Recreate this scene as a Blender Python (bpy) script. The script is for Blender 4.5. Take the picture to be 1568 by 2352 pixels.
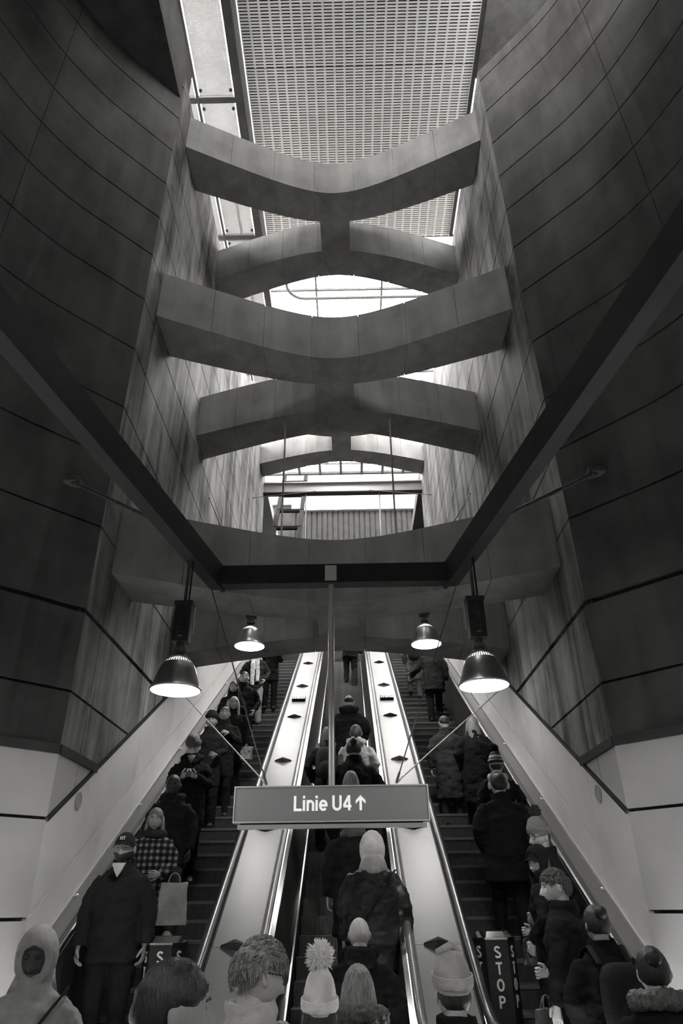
import bpy, bmesh, math, random
from mathutils import Vector, Matrix, noise

# ------------------------------------------------------------------ camera, sky, exposure
scene = bpy.context.scene
for o in list(bpy.data.objects):
    bpy.data.objects.remove(o, do_unlink=True)
COL = scene.collection
CZ = 1.95                                   # camera height above the lower floor
R = math.radians
cam_d = bpy.data.cameras.new('camera')
cam = bpy.data.objects.new('camera', cam_d)
COL.objects.link(cam)
cam_d.sensor_fit = 'VERTICAL'
cam_d.sensor_height = 36.0
cam_d.lens = 24.0
cam_d.clip_start = 0.05
cam_d.clip_end = 400
cam.matrix_world = (Matrix.Translation((0.155, 0, CZ)) @ Matrix.Rotation(R(0.58), 4, 'Z')
                    @ Matrix.Rotation(R(120.0), 4, 'X') @ Matrix.Rotation(R(-0.7), 4, 'Z'))
scene.camera = cam
SKY = 17.5
LAMP = 36.0
world = bpy.data.worlds.new('overcast_sky')
scene.world = world
world.use_nodes = True
bg = world.node_tree.nodes['Background']
bg.inputs[0].default_value = (1.0, 0.995, 0.985, 1)
bg.inputs[1].default_value = SKY
vs = scene.view_settings
vs.view_transform = 'Standard'
vs.look = 'None'
vs.gamma = 1.0
vs.exposure = 0.0
vs.use_curve_mapping = False
random.seed(7)

# ------------------------------------------------------------------ helpers
def setp(o, label=None, cat=None, group=None, kind=None):
    if label: o['label'] = label
    if cat: o['category'] = cat
    if group: o['group'] = group
    if kind: o['kind'] = kind
    return o

def empty(name, loc=(0, 0, 0), rz=0.0, parent=None):
    o = bpy.data.objects.new(name, None)
    o.empty_display_size = 0.1
    o.location = loc
    o.rotation_euler = (0, 0, rz)
    COL.objects.link(o)
    if parent: o.parent = parent
    return o

class MB:
    """collects vertices and faces of one mesh"""
    def __init__(s): s.v = []; s.f = []
    def add(s, v, f):
        n = len(s.v)
        s.v += [tuple(p) for p in v]
        s.f += [tuple(i + n for i in q) for q in f]
        return s
    def hexa(s, p):
        return s.add(p, [(0, 3, 2, 1), (4, 5, 6, 7), (0, 1, 5, 4), (1, 2, 6, 5), (2, 3, 7, 6), (3, 0, 4, 7)])
    def box(s, x0, x1, y0, y1, z0, z1):
        return s.hexa([(x0, y0, z0), (x1, y0, z0), (x1, y1, z0), (x0, y1, z0), (x0, y0, z1), (x1, y0, z1), (x1, y1, z1), (x0, y1, z1)])
    def prism(s, bottom, top):
        n = len(bottom)
        f = [tuple(reversed(range(n))), tuple(range(n, 2 * n))]
        for i in range(n):
            j = (i + 1) % n
            f.append((i, j, n + j, n + i))
        return s.add(list(bottom) + list(top), f)
    def bar(s, a, b, w, h, up=(0, 0, 1)):
        a = Vector(a); b = Vector(b); d = (b - a).normalized()
        x = d.cross(Vector(up)).normalized() * (w / 2); y = x.cross(d).normalized() * (h / 2)
        return s.hexa([a - x - y, a + x - y, a + x + y, a - x + y, b - x - y, b + x - y, b + x + y, b - x + y])
    def tube(s, pts, rad, n=10, cap=True, ref=None):
        pts = [Vector(p) for p in pts]
        m = len(pts)
        if not isinstance(rad, (list, tuple)): rad = [rad] * m
        rad = [(r, r) if not isinstance(r, (list, tuple)) else r for r in rad]
        base = len(s.v); vs_ = []
        px = None
        for i, p in enumerate(pts):
            d = (pts[min(i + 1, m - 1)] - pts[max(i - 1, 0)]).normalized()
            if px is None:
                r0 = Vector(ref) if ref else (Vector((1, 0, 0)) if abs(d.x) < 0.8 else Vector((0, 1, 0)))
                px = (r0 - d * r0.dot(d)).normalized()
            else:
                px = (px - d * px.dot(d)).normalized()
            py = d.cross(px)
            for k in range(n):
                a = 2 * math.pi * k / n
                vs_.append(p + px * (math.cos(a) * rad[i][0]) + py * (math.sin(a) * rad[i][1]))
        fs = []
        for i in range(m - 1):
            for k in range(n):
                k2 = (k + 1) % n
                fs.append((i * n + k, i * n + k2, (i + 1) * n + k2, (i + 1) * n + k))
        if cap:
            fs.append(tuple(reversed(range(n))))
            fs.append(tuple((m - 1) * n + k for k in range(n)))
        return s.add(vs_, fs)
    def ell(s, c, r, nu=16, nv=10, M=None, fn=None):
        vs_ = []; fs = []
        c = Vector(c)
        dirs = [Vector((0, 0, -1))]
        for j in range(1, nv):
            t = -math.pi / 2 + math.pi * j / nv
            for i in range(nu):
                a = 2 * math.pi * i / nu
                dirs.append(Vector((math.cos(t) * math.cos(a), math.cos(t) * math.sin(a), math.sin(t))))
        dirs.append(Vector((0, 0, 1)))
        for d in dirs:
            k = fn(d) if fn else 1.0
            p = Vector((d.x * r[0], d.y * r[1], d.z * r[2])) * k
            if M is not None: p = M @ p
            vs_.append(c + p)
        for i in range(nu):
            fs.append((0, 1 + (i + 1) % nu, 1 + i))
        for j in range(nv - 2):
            for i in range(nu):
                a = 1 + j * nu + i; b = 1 + j * nu + (i + 1) % nu
                fs.append((a, b, b + nu, a + nu))
        top = len(dirs) - 1
        for i in range(nu):
            fs.append((top, 1 + (nv - 2) * nu + i, 1 + (nv - 2) * nu + (i + 1) % nu))
        return s.add(vs_, fs)
    def lathe(s, prof, n=28, c=(0, 0, 0), close=False):
        vs_ = []; fs = []; m = len(prof)
        for r, z in prof:
            for k in range(n):
                a = 2 * math.pi * k / n
                vs_.append((c[0] + r * math.cos(a), c[1] + r * math.sin(a), c[2] + z))
        for i in range(m - 1 if not close else m):
            for k in range(n):
                k2 = (k + 1) % n; i2 = (i + 1) % m
                fs.append((i * n + k, i * n + k2, i2 * n + k2, i2 * n + k))
        if not close:
            fs.append(tuple(reversed(range(n)))); fs.append(tuple((m - 1) * n + k for k in range(n)))
        return s.add(vs_, fs)
    def mesh(s, name, smooth=None):
        me = bpy.data.meshes.new(name)
        me.from_pydata(s.v, [], s.f)
        if smooth is not None:
            me.polygons.foreach_set('use_smooth', [True] * len(me.polygons))
            if smooth < 180: me.set_sharp_from_angle(angle=R(smooth))
        me.update()
        return me
    def build(s, name, mat, parent=None, smooth=None, loc=None):
        me = s.mesh(name, smooth)
        me.materials.append(mat)
        return place(name, me, parent, loc)

def place(name, me, parent=None, loc=None, rot=None):
    o = bpy.data.objects.new(name, me)
    COL.objects.link(o)
    if parent: o.parent = parent
    if loc is not None: o.location = loc
    if rot is not None: o.rotation_euler = rot
    return o

# ------------------------------------------------------------------ materials
def tone(v): return (v, v * 0.993, v * 0.98, 1)

def mat_base(name):
    m = bpy.data.materials.new(name); m.use_nodes = True
    nt = m.node_tree
    return m, nt, nt.nodes['Principled BSDF']

def plain(name, v, rough=0.6, metal=0.0, spec=None, emit=0.0, coat=0.0):
    m, nt, b = mat_base(name)
    b.inputs['Base Color'].default_value = tone(v)
    b.inputs['Roughness'].default_value = rough
    b.inputs['Metallic'].default_value = metal
    if spec is not None: b.inputs['Specular IOR Level'].default_value = spec
    if coat: b.inputs['Coat Weight'].default_value = coat
    if emit:
        b.inputs['Emission Color'].default_value = tone(1)
        b.inputs['Emission Strength'].default_value = emit
    return m

def N(nt, t, **kw):
    n = nt.nodes.new(t)
    for k, v in kw.items(): setattr(n, k, v)
    return n

def noisy(name, lo, hi, scale=3.0, rough=0.8, bump=0.15, bscale=60, stretch=(1, 1, 1), metal=0.0, streak=0.0, spec=0.3, bdist=0.01, coords='Object', ramp=(0.33, 0.68)):
    """mottled grey surface: cloudy tone, optional vertical streaks, fine relief"""
    m, nt, b = mat_base(name)
    L = nt.links.new
    tc = N(nt, 'ShaderNodeTexCoord')
    mp = N(nt, 'ShaderNodeMapping'); mp.inputs['Scale'].default_value = stretch
    L(tc.outputs[coords], mp.inputs[0])
    n1 = N(nt, 'ShaderNodeTexNoise'); n1.inputs['Scale'].default_value = scale; n1.inputs['Detail'].default_value = 6; n1.inputs['Roughness'].default_value = 0.6
    L(mp.outputs[0], n1.inputs['Vector'])
    fac = n1.outputs['Fac']
    if streak:
        mp2 = N(nt, 'ShaderNodeMapping'); mp2.inputs['Scale'].default_value = (2.0, 2.0, 0.26)
        L(tc.outputs[coords], mp2.inputs[0])
        n2 = N(nt, 'ShaderNodeTexNoise'); n2.inputs['Scale'].default_value = 1.6; n2.inputs['Detail'].default_value = 3.5; n2.inputs['Distortion'].default_value = 0.9
        L(mp2.outputs[0], n2.inputs['Vector'])
        mx = N(nt, 'ShaderNodeMix'); mx.data_type = 'FLOAT'; mx.inputs[0].default_value = streak
        L(fac, mx.inputs[2]); L(n2.outputs['Fac'], mx.inputs[3])
        fac = mx.outputs[0]
    cr = N(nt, 'ShaderNodeValToRGB')
    cr.color_ramp.elements[0].position = ramp[0]; cr.color_ramp.elements[0].color = tone(lo)
    cr.color_ramp.elements[1].position = ramp[1]; cr.color_ramp.elements[1].color = tone(hi)
    L(fac, cr.inputs[0]); L(cr.outputs[0], b.inputs['Base Color'])
    n3 = N(nt, 'ShaderNodeTexNoise'); n3.inputs['Scale'].default_value = bscale; n3.inputs['Detail'].default_value = 4
    L(mp.outputs[0], n3.inputs['Vector'])
    bp = N(nt, 'ShaderNodeBump'); bp.inputs['Strength'].default_value = bump; bp.inputs['Distance'].default_value = bdist
    L(n3.outputs['Fac'], bp.inputs['Height']); L(bp.outputs[0], b.inputs['Normal'])
    b.inputs['Roughness'].default_value = rough
    b.inputs['Metallic'].default_value = metal
    b.inputs['Specular IOR Level'].default_value = spec
    return m

def checked(name, dark, mid, light, size):
    """woven plaid: two crossing bands of tone"""
    m, nt, b = mat_base(name); L = nt.links.new
    tc = N(nt, 'ShaderNodeTexCoord')
    sx = N(nt, 'ShaderNodeSeparateXYZ'); L(tc.outputs['Object'], sx.inputs[0])
    def band(sock, freq, thr):
        mu = N(nt, 'ShaderNodeMath', operation='MULTIPLY'); L(sock, mu.inputs[0]); mu.inputs[1].default_value = freq
        fr = N(nt, 'ShaderNodeMath', operation='FRACT'); L(mu.outputs[0], fr.inputs[0])
        lt = N(nt, 'ShaderNodeMath', operation='LESS_THAN'); L(fr.outputs[0], lt.inputs[0]); lt.inputs[1].default_value = thr
        return lt.outputs[0]
    a = band(sx.outputs['X'], 1 / size, 0.45); c = band(sx.outputs['Z'], 1 / size, 0.45)
    ad = N(nt, 'ShaderNodeMath', operation='ADD'); L(a, ad.inputs[0]); L(c, ad.inputs[1])
    hv = N(nt, 'ShaderNodeMath', operation='MULTIPLY'); L(ad.outputs[0], hv.inputs[0]); hv.inputs[1].default_value = 0.5
    cr = N(nt, 'ShaderNodeValToRGB'); cr.color_ramp.interpolation = 'CONSTANT'
    cr.color_ramp.elements[0].color = tone(dark); cr.color_ramp.elements[1].position = 0.9; cr.color_ramp.elements[1].color = tone(light)
    e = cr.color_ramp.elements.new(0.4); e.color = tone(mid)
    L(hv.outputs[0], cr.inputs[0]); L(cr.outputs[0], b.inputs['Base Color'])
    b.inputs['Roughness'].default_value = 0.95; b.inputs['Specular IOR Level'].default_value = 0.1
    return m

def striped(name, tones, freq):
    m, nt, b = mat_base(name); L = nt.links.new
    tc = N(nt, 'ShaderNodeTexCoord')
    sx = N(nt, 'ShaderNodeSeparateXYZ'); L(tc.outputs['Object'], sx.inputs[0])
    mu = N(nt, 'ShaderNodeMath', operation='MULTIPLY'); L(sx.outputs['Z'], mu.inputs[0]); mu.inputs[1].default_value = freq
    fr = N(nt, 'ShaderNodeMath', operation='FRACT'); L(mu.outputs[0], fr.inputs[0])
    cr = N(nt, 'ShaderNodeValToRGB'); cr.color_ramp.interpolation = 'CONSTANT'
    els = cr.color_ramp.elements
    els[0].color = tone(tones[0]); els[1].position = 1 / len(tones); els[1].color = tone(tones[1])
    for i in range(2, len(tones)):
        e = els.new(i / len(tones)); e.color = tone(tones[i])
    L(fr.outputs[0], cr.inputs[0]); L(cr.outputs[0], b.inputs['Base Color'])
    b.inputs['Roughness'].default_value = 0.95
    return m

def glass(name, tint=0.93, frost=0.0, lines=False):
    """thin architectural pane: mostly see-through, mirror-like at grazing angles; optional printed grid"""
    m = bpy.data.materials.new(name); m.use_nodes = True
    nt = m.node_tree; L = nt.links.new
    for n in list(nt.nodes):
        if n.type != 'OUTPUT_MATERIAL': nt.nodes.remove(n)
    out = [n for n in nt.nodes if n.type == 'OUTPUT_MATERIAL'][0]
    tr = N(nt, 'ShaderNodeBsdfTransparent'); tr.inputs[0].default_value = tone(tint)
    gl = N(nt, 'ShaderNodeBsdfGlossy'); gl.inputs['Roughness'].default_value = 0.03; gl.inputs[0].default_value = tone(1)
    lw = N(nt, 'ShaderNodeLayerWeight'); lw.inputs[0].default_value = 0.12
    mx = N(nt, 'ShaderNodeMixShader')
    L(lw.outputs['Fresnel'], mx.inputs[0]); L(tr.outputs[0], mx.inputs[1]); L(gl.outputs[0], mx.inputs[2])
    last = mx
    if frost:
        tl = N(nt, 'ShaderNodeBsdfTranslucent'); tl.inputs[0].default_value = tone(0.15)
        df = N(nt, 'ShaderNodeBsdfDiffuse'); df.inputs[0].default_value = tone(0.5)
        md = N(nt, 'ShaderNodeMixShader'); md.inputs[0].default_value = 0.3
        L(tl.outputs[0], md.inputs[1]); L(df.outputs[0], md.inputs[2])
        m2 = N(nt, 'ShaderNodeMixShader')
        L(mx.outputs[0], m2.inputs[1]); L(md.outputs[0], m2.inputs[2])
        if lines:
            tc = N(nt, 'ShaderNodeTexCoord')
            br = N(nt, 'ShaderNodeTexBrick'); br.offset = 0; br.inputs['Scale'].default_value = 16
            br.inputs['Color1'].default_value = (0.25,) * 3 + (1,); br.inputs['Color2'].default_value = (0.45,) * 3 + (1,); br.inputs['Mortar'].default_value = (0.9,) * 3 + (1,)
            br.inputs['Mortar Size'].default_value = 0.03; br.inputs['Brick Width'].default_value = 0.9; br.inputs['Row Height'].default_value = 0.7
            L(tc.outputs['Object'], br.inputs['Vector'])
            wv = N(nt, 'ShaderNodeTexNoise'); wv.inputs['Scale'].default_value = 1.7; L(tc.outputs['Object'], wv.inputs['Vector'])
            mm = N(nt, 'ShaderNodeMix'); mm.data_type = 'FLOAT'; mm.inputs[0].default_value = 0.4
            L(br.outputs['Color'], mm.inputs[2]); L(wv.outputs['Fac'], mm.inputs[3])
            L(mm.outputs[0], m2.inputs[0])
        else:
            m2.inputs[0].default_value = frost
        last = m2
    L(last.outputs[0], out.inputs['Surface'])
    return m

def brushed(name, v, rough, aniso=0.0):
    m, nt, b = mat_base(name); L = nt.links.new
    tc = N(nt, 'ShaderNodeTexCoord')
    mp = N(nt, 'ShaderNodeMapping'); mp.inputs['Scale'].default_value = (1.2, 40, 40)
    L(tc.outputs['Object'], mp.inputs[0])
    n1 = N(nt, 'ShaderNodeTexNoise'); n1.inputs['Scale'].default_value = 6; n1.inputs['Detail'].default_value = 3
    L(mp.outputs[0], n1.inputs['Vector'])
    mr = N(nt, 'ShaderNodeMapRange'); mr.inputs['To Min'].default_value = rough - 0.06; mr.inputs['To Max'].default_value = rough + 0.08
    L(n1.outputs['Fac'], mr.inputs['Value']); L(mr.outputs[0], b.inputs['Roughness'])
    b.inputs['Base Color'].default_value = tone(v); b.inputs['Metallic'].default_value = 1.0
    return m

M = {}
M['concrete'] = noisy('board_marked_concrete', 0.040, 0.122, 0.7, 0.85, 0.25, 45, streak=0.3, ramp=(0.36, 0.64))
M['concrete_shaft_lit'] = noisy('skylit_shaft_concrete', 0.055, 0.32, 0.75, 0.85, 0.25, 45, streak=0.5, ramp=(0.40, 0.62))  # same concrete as the bowls, lightened to stand in for sky light
M['concrete_beam'] = noisy('beam_concrete', 0.15, 0.30, 1.3, 0.8, 0.2, 50, streak=0.4)
M['joint'] = plain('joint_shadow_gap', 0.03, 0.9)
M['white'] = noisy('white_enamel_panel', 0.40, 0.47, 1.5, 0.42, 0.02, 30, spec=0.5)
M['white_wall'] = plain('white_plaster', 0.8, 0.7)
M['white_slope_lit'] = noisy('lamplit_slope_panel', 0.70, 0.78, 1.5, 0.4, 0.02, 30, spec=0.5)  # lighter than the other white panels: lamp light put into the colour
M['gloss'] = noisy('white_gloss_panel', 0.70, 0.78, 1.5, 0.2, 0.02, 20, spec=0.5)  # gloss band, its tone also raised in place of lamp light
M['steel'] = brushed('brushed_steel', 0.105, 0.40)
M['strip_steel'] = brushed('strip_steel', 0.30, 0.32)
M['chrome'] = plain('polished_steel', 0.7, 0.14, 1.0)
M['black_steel'] = noisy('painted_black_steel', 0.018, 0.035, 5, 0.5, 0.05, 80)
M['frame_black'] = noisy('frame_black_paint', 0.008, 0.018, 5, 0.6, 0.05, 80)
M['black_matte'] = plain('matte_black_steel', 0.005, 0.8, spec=0.1)
M['rubber'] = plain('black_rubber', 0.02, 0.28, spec=0.6)
M['rubber_grey'] = plain('grey_rubber', 0.18, 0.3, spec=0.6)
M['dark_panel'] = plain('dark_balustrade', 0.05, 0.35, spec=0.5)
M['step'] = noisy('escalator_step', 0.16, 0.26, 12, 0.55, 0.1, 120, metal=0.6)
M['stair'] = noisy('dark_stone_stair', 0.05, 0.09, 18, 0.6, 0.1, 120)
M['nosing'] = plain('stair_nosing', 0.16, 0.5)
M['floor'] = noisy('pale_granite_floor', 0.30, 0.40, 6, 0.5, 0.05, 60)
M['slab'] = noisy('dark_slab', 0.04, 0.09, 2, 0.9, 0.1, 30)
M['louvre'] = plain('white_louvre', 0.64, 0.5)
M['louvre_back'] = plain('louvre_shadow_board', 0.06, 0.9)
M['fascia'] = plain('white_fascia', 0.36, 0.5)
M['siding'] = noisy('grey_siding', 0.012, 0.028, 3, 0.6, 0.1, 30)
M['glass'] = glass('roof_glass', 0.95)
M['glass_mesh'] = glass('printed_glass', 0.26, 0.5, True)
M['alu'] = plain('spun_aluminium', 0.62, 0.34, 1.0)
M['lens'] = plain('lit_lamp_glass', 0.9, 0.4, emit=LAMP)
M['lens_upper'] = plain('lit_lamp_glass_upper', 0.9, 0.4, emit=LAMP * 1.5)
M['crown'] = plain('lit_lamp_crown', 0.8, 0.4, emit=14.0)
M['sign_face'] = plain('backlit_sign_face', 0.12, 0.25, emit=0.06)
M['sign_text'] = plain('backlit_lettering', 0.8, 0.4, emit=0.55)
M['sign_frame'] = plain('sign_frame', 0.55, 0.4, 0.6)
M['letter'] = plain('white_lettering', 0.75, 0.5)
M['iron'] = noisy('oxidised_iron', 0.05, 0.12, 20, 0.6, 0.2, 100)
# ------------------------------------------------------------------ the hall: plan of the walls
C30 = math.cos(math.pi / 6); S30 = 0.5
W, KY = 2.70, 6.90                                   # half width of the escalator shaft, y of the fold in the wall
ARC = [(2.70, 6.9), (3.14, 6.43), (3.53, 6.0), (3.82, 5.58), (4.05, 5.15), (4.22, 4.73), (4.39, 4.26), (4.61, 3.41), (4.73, 2.48), (4.77, 1.4), (4.73, 0), (4.73, -2.5), (4.73, -5.5)]

def dense(pts, n):
    out = []
    for i in range(len(pts) - 1):
        p0 = Vector(pts[max(i - 1, 0)]); p1 = Vector(pts[i]); p2 = Vector(pts[i + 1]); p3 = Vector(pts[min(i + 2, len(pts) - 1)])
        for k in range(n):
            t = k / n
            out.append(0.5 * ((2 * p1) + (p2 - p0) * t + (2 * p0 - 5 * p1 + 4 * p2 - p3) * t * t + (3 * p1 - p0 - 3 * p2 + p3) * t ** 3))
    out.append(Vector(pts[-1]))
    return out
ARCD = dense(ARC, 4)                                  # 4 samples per span
def arc_off(i, d):
    """arc sample i moved outwards (away from the hall) by d"""
    a = ARCD[max(i - 1, 0)]; b = ARCD[min(i + 1, len(ARCD) - 1)]
    t = (b - a).normalized(); nrm = Vector((-t.y, t.x))
    if nrm.x < 0: nrm = -nrm
    return ARCD[i] + nrm * d
JZ = [z + CZ for z in (-1.95, -0.07, 0.74, 1.36, 1.93, 2.79, 3.84, 4.79, 5.6, 6.6, 7.56, 8.49, 9.35, 10.2, 11.1, 12.04, 13.0, 13.33)]
TOP = JZ[-1]
SEGS = [(0, 14), (14, 30), (30, 38), (38, 44), (44, 48)]

def arc_piece(side, i0, i1, z0, z1, d0, d1, e0=0.0, e1=0.0):
    """one panel of the curved wall, from sample i0 to i1"""
    mb = MB(); k = i1 - i0
    inner = [arc_off(i, d0) for i in range(i0, i1 + 1)]; outer = [arc_off(i, d1) for i in range(i0, i1 + 1)]
    if e0: inner[0] = inner[0] + (inner[1] - inner[0]).normalized() * e0; outer[0] = outer[0] + (outer[1] - outer[0]).normalized() * e0
    if e1: inner[-1] = inner[-1] + (inner[-2] - inner[-1]).normalized() * e1; outer[-1] = outer[-1] + (outer[-2] - outer[-1]).normalized() * e1
    vs_ = []
    for p, q in zip(inner, outer):
        vs_ += [(side * p.x, p.y, z0), (side * p.x, p.y, z1), (side * q.x, q.y, z1), (side * q.x, q.y, z0)]
    fs = []
    for i in range(k):
        a = 4 * i
        for j in range(4): fs.append((a + j, a + (j + 1) % 4, a + 4 + (j + 1) % 4, a + 4 + j))
    fs += [(3, 2, 1, 0), (4 * k, 4 * k + 1, 4 * k + 2, 4 * k + 3)]
    if side > 0: fs = [tuple(reversed(f)) for f in fs]
    return mb.add(vs_, fs)

def clip(poly, a, b, c):
    """keep a*y+b*z>=c"""
    out = []
    for i in range(len(poly)):
        p = poly[i]; q = poly[(i + 1) % len(poly)]
        fp = a * p[0] + b * p[1] - c; fq = a * q[0] + b * q[1] - c
        if fp >= 0: out.append(p)
        if (fp >= 0) != (fq >= 0):
            t = fp / (fp - fq); out.append((p[0] + (q[0] - p[0]) * t, p[1] + (q[1] - p[1]) * t))
    return out
def side_poly(side, poly, x0, x1):
    return MB().prism([(side * x0, y, z) for y, z in poly], [(side * x1, y, z) for y, z in poly]) if side > 0 else \
        MB().prism([(side * x1, y, z) for y, z in poly], [(side * x0, y, z) for y, z in poly])
def zline(n, y): return CZ + (n + S30 * y) / C30       # height of a line parallel to the escalators

WALL_END = 20.0
N_TOP, N_MID, N_LOW = -2.82, -3.50, -3.87              # trim lines of the white cladding (offset normal to the slope)
YV = [KY, 7.45, 9.45, 11.45, 13.45, 15.45, 17.45, WALL_END]
for side, nm in ((-1, 'left'), (1, 'right')):
    # backing of the wall, seen only in the joints
    mb = arc_piece(side, 0, len(ARCD) - 1, 0, TOP, 0.055, 0.5)
    x0, x1 = (W + 0.055, W + 0.6)
    mb.box(min(side * x0, side * x1), max(side * x0, side * x1), KY - 0.05, WALL_END, 0, TOP)
    wall = mb.build('wall_' + nm, M['joint'])
    setp(wall, kind='structure')
    g = 0.014
    for b in range(len(JZ) - 1):
        z0, z1 = JZ[b], JZ[b + 1]
        white = z1 <= JZ[3] + 0.01
        lo = z0 + g if not (b == 3) else z0 + 0.03
        hi = z1 - g if not (b == 2) else z1 - 0.03
        if b == 5: lo += 0.03
        for si, (i0, i1) in enumerate(SEGS):
            if nm == 'left' and z0 > 13.9 and False: continue
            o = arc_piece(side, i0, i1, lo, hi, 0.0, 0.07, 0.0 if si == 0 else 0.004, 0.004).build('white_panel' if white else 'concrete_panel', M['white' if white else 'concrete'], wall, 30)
        # flat part of the wall beside the escalators
        for j in range(len(YV) - 1):
            y0 = YV[j] + (0.008 if j else 0.0); y1 = YV[j + 1] - 0.008
            poly = clip([(y0, lo), (y1, lo), (y1, hi), (y0, hi)], -S30, C30, N_TOP + 0.03 + C30 * CZ)
            if len(poly) >= 3 and max(p[1] for p in poly) - min(p[1] for p in poly) > 0.02:
                side_poly(side, poly, W, W + 0.07).build('white_panel' if white else 'concrete_panel', M['white' if white else 'concrete_shaft_lit'], wall)
    # sloping white cladding beside the stairs
    YW = [KY, 7.87, 9.46, 11.05, 12.64, 14.23, 15.82, 17.41, WALL_END]
    for j in range(len(YW) - 1):
        y0, y1 = YW[j] + 0.003, YW[j + 1] - 0.003
        for (a, b_, mm, off, gg) in ((N_MID, N_TOP, 'white_slope_lit', 0.0, 0.016), (N_LOW, N_MID, 'gloss', 0.0, 0.010)):
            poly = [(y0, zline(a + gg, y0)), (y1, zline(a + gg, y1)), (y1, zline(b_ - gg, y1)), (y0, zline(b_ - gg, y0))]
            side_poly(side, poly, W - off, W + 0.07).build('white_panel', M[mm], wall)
    # thin metal trim along the top of the cladding
    mb = MB(); mb.bar((side * (W - 0.004), KY, zline(N_TOP, KY)), (side * (W - 0.004), WALL_END, zline(N_TOP, WALL_END)), 0.03, 0.035)
    setp(mb.build('trim_1' if side < 0 else 'trim_2', M['black_steel']), kind='structure')
    # dark cornice where concrete meets cladding
    mb = arc_piece(side, 0, len(ARCD) - 1, JZ[3] - 0.045, JZ[3] + 0.045, -0.02, 0.06)
    ye = (C30 * (JZ[3] - CZ) - N_TOP) / S30
    xs = sorted((side * (W - 0.02), side * (W + 0.06)))
    mb.box(xs[0], xs[1], KY, ye, JZ[3] - 0.045, JZ[3] + 0.045)
    setp(mb.build('trim_3' if side < 0 else 'trim_4', M['black_steel']), kind='structure')
    # round loudspeaker grille in the cladding
    sp = empty('cladding_loudspeaker', (side * W, 7.61, 2.93))
    setp(sp, 'small round loudspeaker grille in the white cladding at %s, beside the stairs' % nm, 'loudspeaker', 'cladding loudspeakers')
    rim = MB().lathe([(0.085, 0.0), (0.09, 0.008), (0.08, 0.012), (0.075, 0.004)], 24).mesh('rim', 40)
    rim.materials.append(M['white'])
    o = place('rim', rim, sp, (0, 0, 0), (0, -side * math.pi / 2, 0))
    gr = MB().lathe([(0.078, 0.001), (0.078, 0.006)], 24)
    for a in range(-3, 4): gr.box(-0.07 * math.cos(a * .3), 0.07 * math.cos(a * .3), a * 0.02 - 0.003, a * 0.02 + 0.003, 0.006, 0.009)
    gm = gr.mesh('grille', 40); gm.materials.append(M['sign_frame'])
    place('grille', gm, sp, (0, 0, 0), (0, -side * math.pi / 2, 0))

# floor, wall behind, slabs
setp(MB().box(-6, 6, -5.6, 5.3, -0.3, 0).build('floor', M['floor']), kind='structure')
setp(MB().box(-6, 6, -5.9, -5.6, -0.3, 17).build('wall_back', M['white_wall']), kind='structure')
cl = MB().box(-6.2, 6.2, -5.9, 2.0, TOP, TOP + 0.5)
cl.box(-9, -2.73, 2.0, 7.25, 14.58, 16.0)
setp(cl.build('ceiling', M['slab']), kind='structure')
# ledges of the upper concourse on both sides of the shaft
for side, nm in ((-1, 'left'), (1, 'right')):
    xs = sorted((side * (W + 0.02), side * 7.5))
    mb = MB().box(xs[0], xs[1], 7.25 if side < 0 else KY, 27.0, TOP - 0.4, TOP - 0.002)
    if side > 0:
        mb.box(4.9, 7.5, 2.0, KY, TOP - 0.4, TOP - 0.002)
    setp(mb.build('floor_upper_' + nm, M['fascia'] if side < 0 else M['slab']), kind='structure')
setp(MB().box(3.09, 8.0, 2.0, 8.15, 17.40, 17.7).build('ceiling_side', M['concrete']), kind='structure')
setp(MB().box(7.2, 7.5, 2.0, 8.6, TOP, 17.6).build('wall_upper', M['concrete']), kind='structure')
UP = zline(-4.42, WALL_END)
setp(MB().box(-7.5, 7.5, WALL_END, 27, UP - 0.4, UP).build('floor_top', M['slab']), kind='structure')

for side, nm in ((-1, 'left'), (1, 'right')):
    xs = sorted((side * 7.5, side * 7.7))
    mb = MB().box(xs[0], xs[1], WALL_END - 0.2, 27.3, UP - 0.4, TOP)
    xs = sorted((side * (W + 0.6), side * 7.7)); mb.box(xs[0], xs[1], WALL_END - 0.2, WALL_END, UP - 0.4, TOP - 0.4)
    setp(mb.build('wall_concourse_' + nm, M['concrete']), kind='structure')

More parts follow.
